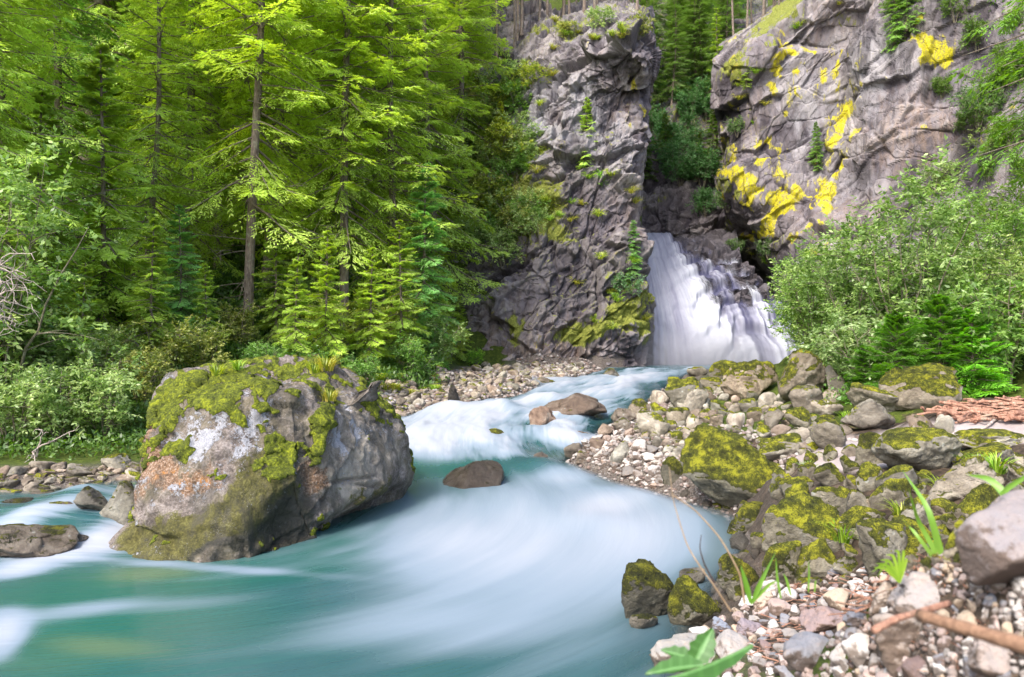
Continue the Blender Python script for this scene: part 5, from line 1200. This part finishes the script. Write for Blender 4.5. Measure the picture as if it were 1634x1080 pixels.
# ---------------------------------------------------------------- driftwood, roots, grasses in front
def stick_mesh(P, r0, r1, sides=8, seed=0, bumpy=.12):
    P = np.asarray(P, float); t = np.linspace(0, 1, 14); Pi = cr1(P, 14, 0); Pi = Pi+fbm(np.stack([t*3+seed, 0*t, 0*t+seed], -1), 2, seed)[:, None]*r0*(.8 if bumpy > .1 else .1)
    rr_ = np.linspace(r0, r1, 14)*(1+bumpy*vnoise(np.stack([t*9+seed, 0*t, 0*t], -1), seed)); V, Q = tubes([Pi], [rr_], sides)
    a = len(V); V = np.concatenate([V, [Pi[0], Pi[-1]]]); cap = [[(j+1) % sides, j, a, a] for j in range(sides)]+[[len(V)-2-sides+j, len(V)-2-sides+(j+1) % sides, a+1, a+1] for j in range(sides)]
    me = bpy.data.meshes.new('stick'); me.from_pydata(V.tolist(), [], [list(q) for q in Q]+[c[:3] for c in cap]); me.polygons.foreach_set('use_smooth', [True]*len(me.polygons)); me.update(); return me
rng = np.random.default_rng(33)
SV = [stick_mesh([(-.5, 0, 0), (-.15, rng.uniform(-.05, .05), rng.uniform(-.03, .05)), (.2, rng.uniform(-.06, .06), .03), (.5, 0, 0)], .022, .014, 6, i) for i in range(6)]
f = inpoly([(1480, 668), (1540, 648), (1640, 642), (1720, 650), (1720, 676), (1560, 678)])
for i in range(120):
    px, py = f(rng); p, _ = hit(px, py)
    if p is None: continue
    o = link('driftwood_stick', SV[i % 6], M_WOOD); L_ = rng.uniform(.2, .75); o.location = (p.x, p.y, p.z+rng.uniform(.01, .10)); o.scale = (L_, rng.uniform(.5, 1.3), rng.uniform(.5, 1.3)); o.rotation_euler = (rng.uniform(0, 6), rng.uniform(-.2, .2), rng.uniform(-.6, .6))
    tag(o, 'reddish brown stick in the driftwood pile on the sand at the right', 'stick', 'sticks of the driftwood pile')
f = inpoly([(1130, 1040), (1230, 965), (1290, 925), (1440, 910), (1460, 960), (1340, 1000), (1240, 1070)])
for i in range(170):
    px, py = f(rng); p, _ = hit(px, py)
    if p is None: continue
    o = link('twig', SV[i % 6], M_WOOD); L_ = rng.uniform(.05, .22); k = rng.uniform(.08, .22); o.location = (p.x, p.y, p.z+rng.uniform(.008, .03)); o.scale = (L_, k, k); o.rotation_euler = (rng.uniform(0, 6), rng.uniform(-.25, .25), rng.uniform(-.7, .9))
    tag(o, 'thin rust coloured twig in the litter on top of the near gravel', 'twig', 'rust coloured twigs on the near gravel')
def world_stick(name, pts, r0, r1, mat, label, cat='stick', lift=0., seed=1, sides=12):
    P = []
    for q in pts:
        if len(q) == 3: P.append(W(*q))
        else: h_, _ = hit(*q); P.append((h_.x, h_.y, h_.z+lift))
    P = np.array(P); c = P.mean(0); me = stick_mesh(P-c, r0, r1, sides, seed, .08); o = link(name, me, mat); o.location = c; return tag(o, label, cat)
n = NM('peeled_stick_wood'); fz = n.noise(1, 5, .6, n.mapv(n.pos(), (60, 60, 60))); fl = n.noise(1, 4, .6, n.mapv(n.pos(), (12, 90, 90)))
M_STICK = n.done(n.bsdf(n.cols(n.math('ADD', n.math('MULTIPLY', fz, .4), n.math('MULTIPLY', fl, .6)), (.35, (.15, .08, .05)), (.65, (.32, .19, .12))), .75, n.bump(fl, .5, .01), .3))
world_stick('thick_stick', [(1468, 982, 1.62), (1540, 1004, 1.50), (1620, 1026, 1.40), (1720, 1052, 1.30)], .0125, .015, M_STICK, 'thick smooth brown stick lying over the near gravel at the right edge', seed=4)
world_stick('bark_strip', [(1392, 1006, 1.78), (1430, 988, 1.8), (1470, 975, 1.82), (1515, 962, 1.85)], .009, .007, M_WOOD, 'reddish bark strip pointing away from the thick stick', seed=5)
world_stick('branch', [(1634, 660), (1590, 672), (1575, 684), (1560, 690)], .02, .012, M_TWIG, 'forked grey branch lying on the sand at the right edge', lift=.03, seed=6, sides=7)
rp = link('root', None) if False else None
e = bpy.data.objects.new('hanging_root', None); COL.objects.link(e); e.location = W(1495, 596, 12.4); tag(e, 'pale forked root hanging over the olive boulder', 'root')
for pts, r in [([(1490, 590), (1495, 606), (1510, 620), (1522, 640), (1538, 652)], .014), ([(1494, 604), (1486, 618), (1482, 636)], .009), ([(1500, 610), (1508, 616), (1526, 624)], .008), ([(1490, 596), (1498, 612), (1496, 622)], .007)]:
    P = np.array([W(a, b, 12.35-.012*i) for i, (a, b) in enumerate(pts)])-np.array(e.location); link('root_strand', stick_mesh(P, r, r*.5, 6, 3), M_TWIG, e)
# dead grey twigs at the far left
def twiggy(pos, label, seed, H=1.6, n_=40):
    rng = np.random.default_rng(seed); paths, radii = [], []
    for i in range(n_):
        P = [np.zeros(3)]; d = unit(rng.normal(size=3)+[.7, -.3, .3])
        for k in range(7): d = unit(d+rng.normal(size=3)*.35-[0, 0, .08]); P.append(P[-1]+d*H/7)
        paths.append(np.array(P)); radii.append(np.linspace(.014, .003, 8))
        for _ in range(3):
            k = rng.integers(2, 7); q = P[k]; dd_ = unit(rng.normal(size=3)); paths.append(np.stack([q, q+dd_*.12*H, q+dd_*.2*H+rng.normal(size=3)*.05])); radii.append([.007, .005, .002])
    V, Q = tubes(paths, radii, 5); o = link('dead_branch', mesh_np('dead_branch', V, Q), M_TWIG); o.location = pos; return tag(o, label, 'branch')
twiggy(W(-10, 430, 12.6), 'tangle of bare grey dead twigs at the left edge, upper one', 1, .9, 20)
twiggy(W(-25, 480, 12.2), 'tangle of bare grey dead twigs at the left edge, lower one', 2, .8, 18)
twiggy(W(60, 715, 11.9), 'dead grey branches sticking out under the pale bushes', 3, .7, 6)

def blade_mesh(name, bl, cols_seed=0):
    Vs, Qs, vr, o = [], [], [], 0
    for P, w in bl:
        P = cr1(np.array(P, float), 12, 0); T = unit(np.gradient(P, axis=0)); S = unit(np.cross(T, [0, 1., .15])); t = np.linspace(0, 1, 12)[:, None]; ww = w*np.minimum(1, .45+t*2)*(1-t**2.5)+.0004
        fold = np.cross(S, T)*ww*.35
        V = np.concatenate([P-S*ww, P+fold, P+S*ww]); k = np.arange(11); Vs.append(V); Qs.append(np.concatenate([np.stack([k, k+1, k+13, k+12], -1), np.stack([k+12, k+13, k+25, k+24], -1)])+o); o += 36; vr += [.55+.1*(len(vr) % 3)]*22
    return mesh_np(name, np.concatenate(Vs), np.concatenate(Qs), {'var': ('F', vr)})
def blades(name, Y, lst, col, label, cat='grass', mat=None):
    """lst: (list of picture points base to tip, width in picture)"""
    bl = []
    for pts, w in lst:
        bl.append(([W(a, b, Y+(c[0] if c else 0)) for a, b, *c in pts], w*Y/F*.5))
    c = np.array(bl[0][0][0]); bl = [(np.array(p)-c, w) for p, w in bl]
    o = link(name, blade_mesh(name, bl), mat or M_GRASS); o.location = c; o.color = (*col, 1); return tag(o, label, cat)
GG = (.5, .85, .5)
blades('grass_plant', 2.45, [([(1506, 925), (1500, 880), (1480, 810), (1440, 750, .15)], 13), ([(1508, 925), (1495, 885), (1465, 830), (1450, 780, -.1)], 9), ([(1506, 922), (1490, 890), (1460, 850), (1438, 825, .1)], 7), ([(1505, 920), (1480, 922), (1470, 925)], 6), ([(1508, 925), (1518, 905), (1510, 895, .1)], 7)], GG, 'tall bright green grass plant with arching blades on the gravel crest')
blades('grass_plant', 2.2, [([(1640, 870), (1612, 800), (1580, 765, .05), (1542, 757, .1)], 15), ([(1640, 860), (1600, 790), (1634, 762), (1660, 740)], 11)], GG, 'broad green grass blades entering from the right edge')
blades('grass_plant', 2.55, [([(1198, 962), (1190, 930), (1182, 902)], 9), ([(1200, 962), (1216, 925), (1238, 880, .1)], 9), ([(1198, 964), (1225, 935), (1242, 925)], 6), ([(1246, 955), (1240, 920), (1238, 890)], 4), ([(1262, 950), (1255, 925), (1250, 915)], 4)], GG, 'short upright green blades beside the dry stem base')
blades('grass_plant', 2.5, [([(1290, 945), (1291, 915), (1290, 895)], 3), ([(1300, 945), (1301, 930), (1302, 925)], 3)], GG, 'two tiny green blades on the crest of the gravel')
blades('small_fern_sprig', 2.3, [([(1436, 930), (1420+dx, 908-abs(dy)), (1404+1.6*dx, 905-dy)], 5) for dx, dy in [(-4, 6), (0, 12), (6, 20), (14, 26), (22, 26), (-6, 0), (-8, -8), (-2, -14), (26, 14)]], (.6, .9, .3), 'little tufted green sprig on the gravel crest', 'plant')
n = NM('dry_stem'); M_DRY = n.done(n.bsdf(n.cols(n.noise(30, 3, .6, n.pos()), (.3, (.42, .27, .15)), (.7, (.62, .45, .29))), .7))
n = NM('dark_stem'); M_DST = n.done(n.bsdf((.07, .05, .045), .7))
def stem(name, pts, r0, r1, mat, label):
    P = np.array([W(*q) for q in pts]); c = P[0].copy(); Pi = cr1(P-c, 24, 0); V, Q = tubes([Pi], [np.linspace(r0, r1, 24)], 7); o = link(name, mesh_np(name, V, Q), mat); o.location = c; return tag(o, label, 'stem')
stem('dry_grass_stem', [(1188, 962, 2.55), (1180, 915, 2.5), (1150, 860, 2.45), (1110, 815, 2.4), (1074, 790, 2.35)], .0034, .0016, M_DRY, 'long pale dry stem arching left over the water')
stem('dry_grass_stem', [(1166, 975, 2.5), (1140, 935, 2.45), (1118, 905, 2.42), (1096, 868, 2.4), (1075, 800, 2.36), (1068, 745, 2.3)], .0030, .0010, M_DRY, 'thinner dry stem left of the arching one')
stem('dark_grass_stem', [(1140, 930, 2.45), (1124, 900, 2.44), (1117, 875, 2.43), (1119, 853, 2.42)], .0034, .0010, M_DST, 'short dark curved stem rising from the thinner dry stem')
stem('dark_grass_stem', [(1640, 885, 2.2), (1625, 840, 2.2), (1606, 800, 2.2)], .0026, .0016, M_DST, 'thin dark stem at the right edge in front of the striped slab')
# broad green leaves at the bottom
n = NM('broad_dock_leaf'); lv = n.noise(40, 4, .6, n.pos()); M_DOCK = None
def leafobj(pts_c, ax, ay, label, seed):
    c = np.array(W(*pts_c)); A = np.array(ax); B = np.array(ay); u, v = np.meshgrid(np.linspace(0, 1, 18), np.linspace(-1, 1, 11), indexing='ij')
    w_ = np.sin(np.pi*np.clip(u, 0.02, .98)**.8)**.8*(1+.12*np.sin(u*25+seed)); nn = unit(np.cross(A, B))
    P = A*(u-.5)[..., None]+B*(v*w_)[..., None]*.5-nn*((.25*v*v*w_-.12*(1-np.abs(v))**4-.35*(u-.5)**2)*np.linalg.norm(B)*.5)[..., None]
    o = link('leaf', mesh_np('leaf', P.reshape(-1, 3), grid_q(18, 11), {'var': ('F', (.40+.55*(np.abs(np.arange(170) % 10-4.5) < 1)+.12*((np.arange(170)//10) % 3 == 0)))}), M_LEAF); o.location = c; o.color = (.42, .72, .5, 1); return tag(o, label, 'leaf')
leafobj((1135, 1062, 1.75), (.20, .04, .06), (.03, .10, -.01), 'largest broad green leaf at the bottom edge on the gravel', 1)
leafobj((1075, 1066, 1.85), (-.13, .02, -.03), (.02, .07, .01), 'narrower broad leaf left of the largest one', 2)
leafobj((1122, 1032, 1.9), (.05, .02, .08), (.05, -.02, -.02), 'small upright leaf behind the largest one', 3)
leafobj((1085, 1045, 1.95), (-.09, .02, .02), (.01, .04, .02), 'small pale leaf at the left end of the leaf cluster', 4)
# green tufts among the mossy rocks and on the boulder
TS = [tuft('grass_tuft', 230+i, 70, .16, .14, .004, 1.) for i in range(2)]
for px, py, s, g, lb in [(1345, 870, 1.2, 1, 'fine green grass tuft between the mossy boulders'), (1510, 795, 1.2, 2, 'grass tuft beside the golden moss cushion'), (1590, 760, 1.3, 1, 'green tuft below the spotted pale rock'),
     (1560, 757, 1.1, 1, 'green tuft right of the wide slab'), (1452, 745, 1.3, 0, 'dry grass tuft in front of the wide slab'), (1290, 760, 1., 1, 'tiny green plant behind the largest mossy boulder'), (1350, 675, 1.2, 1, 'tiny green plant beside the long grey boulder'), (1440, 830, 1., 2, 'grass tuft in the middle of the mossy field')]:
    p, _ = hit(px, py)
    o = link('grass_tuft', TS[g % 2], M_GRASS); o.location = (p.x, p.y, p.z+.03); o.scale = (s*1.3,)*3; o.color = (*GL[g][1], 1); tag(o, lb, 'grass tuft')
for px, py, s, g, lb in [(518, 592, 2.2, 0, 'pale dry grass tuft on the top right corner of the great boulder'), (500, 596, 1.6, 2, 'green grass tuft on top of the great boulder'), (345, 600, 1.6, 2, 'grass tuft on the upper left of the great boulder'), (525, 640, 1.6, 0, 'dry grass hanging down the front of the great boulder'), (380, 590, 1.3, 1, 'small tuft on the mossy rim of the great boulder')]:
    p, _ = hit(px, py, bvhBo)
    if p is None: continue
    o = link('grass_tuft', TS[g % 2], M_GRASS); o.location = p; o.scale = (s,)*3; o.color = (*GL[g][1], 1); tag(o, lb, 'grass tuft')
rng = np.random.default_rng(44)
for i in range(22):
    px = rng.uniform(585, 700); py = rng.uniform(598, 640)-(px-585)*.12; p, _ = hit(px, py)
    if p is None: continue
    o = link('grass_tuft', TUF[i % 3], M_GRASS); o.location = p; o.scale = (rng.uniform(.3, .55),)*3; o.color = (*GL[i % 3][1], 1)
    tag(o, f'{GL[i % 3][0]} grass tuft on the back edge of the gravel bar', 'grass tuft', f'{GL[i % 3][0]} tufts behind the gravel bar')

# needle litter between the pebbles
rng = np.random.default_rng(71); P = rej(9000, rng, (.3, 2.4, 1.2, 2.75), lambda x, y: (x > .42+.1*(2.7-y)) & (x < .72*y) & (fbm(np.stack([x*2.2, y*2.2, 0*x], -1), 3, 81) > -.12)); z = ground(P[:, 0], P[:, 1])+rng.uniform(.004, .022, len(P)); az = rng.normal(.5, .7, len(P))
D = unit(np.stack([np.cos(az), np.sin(az), rng.normal(0, .15, len(P))], -1)); S = unit(np.cross(D, unit(np.stack([rng.normal(0, .4, len(P)), rng.normal(0, .4, len(P)), np.ones(len(P))], -1))))
V, Q = quads(np.concatenate([P, z[:, None]], 1), D, S, rng.uniform(.015, .06, len(P)), rng.uniform(.0015, .006, len(P)))
n = NM('needle_litter'); M_LIT = n.done(n.bsdf(n.cols(n.attr('var'), (0, (.10, .04, .025)), (.5, (.28, .12, .07)), (1, (.46, .27, .17))), .8))
tag(link('needle_litter', mesh_np('needle_litter', V, Q, {'var': ('F', rng.uniform(size=len(P)))}, smooth=False), M_LIT), 'rust brown needles and bark flakes scattered over the near gravel', 'litter', kind='stuff')
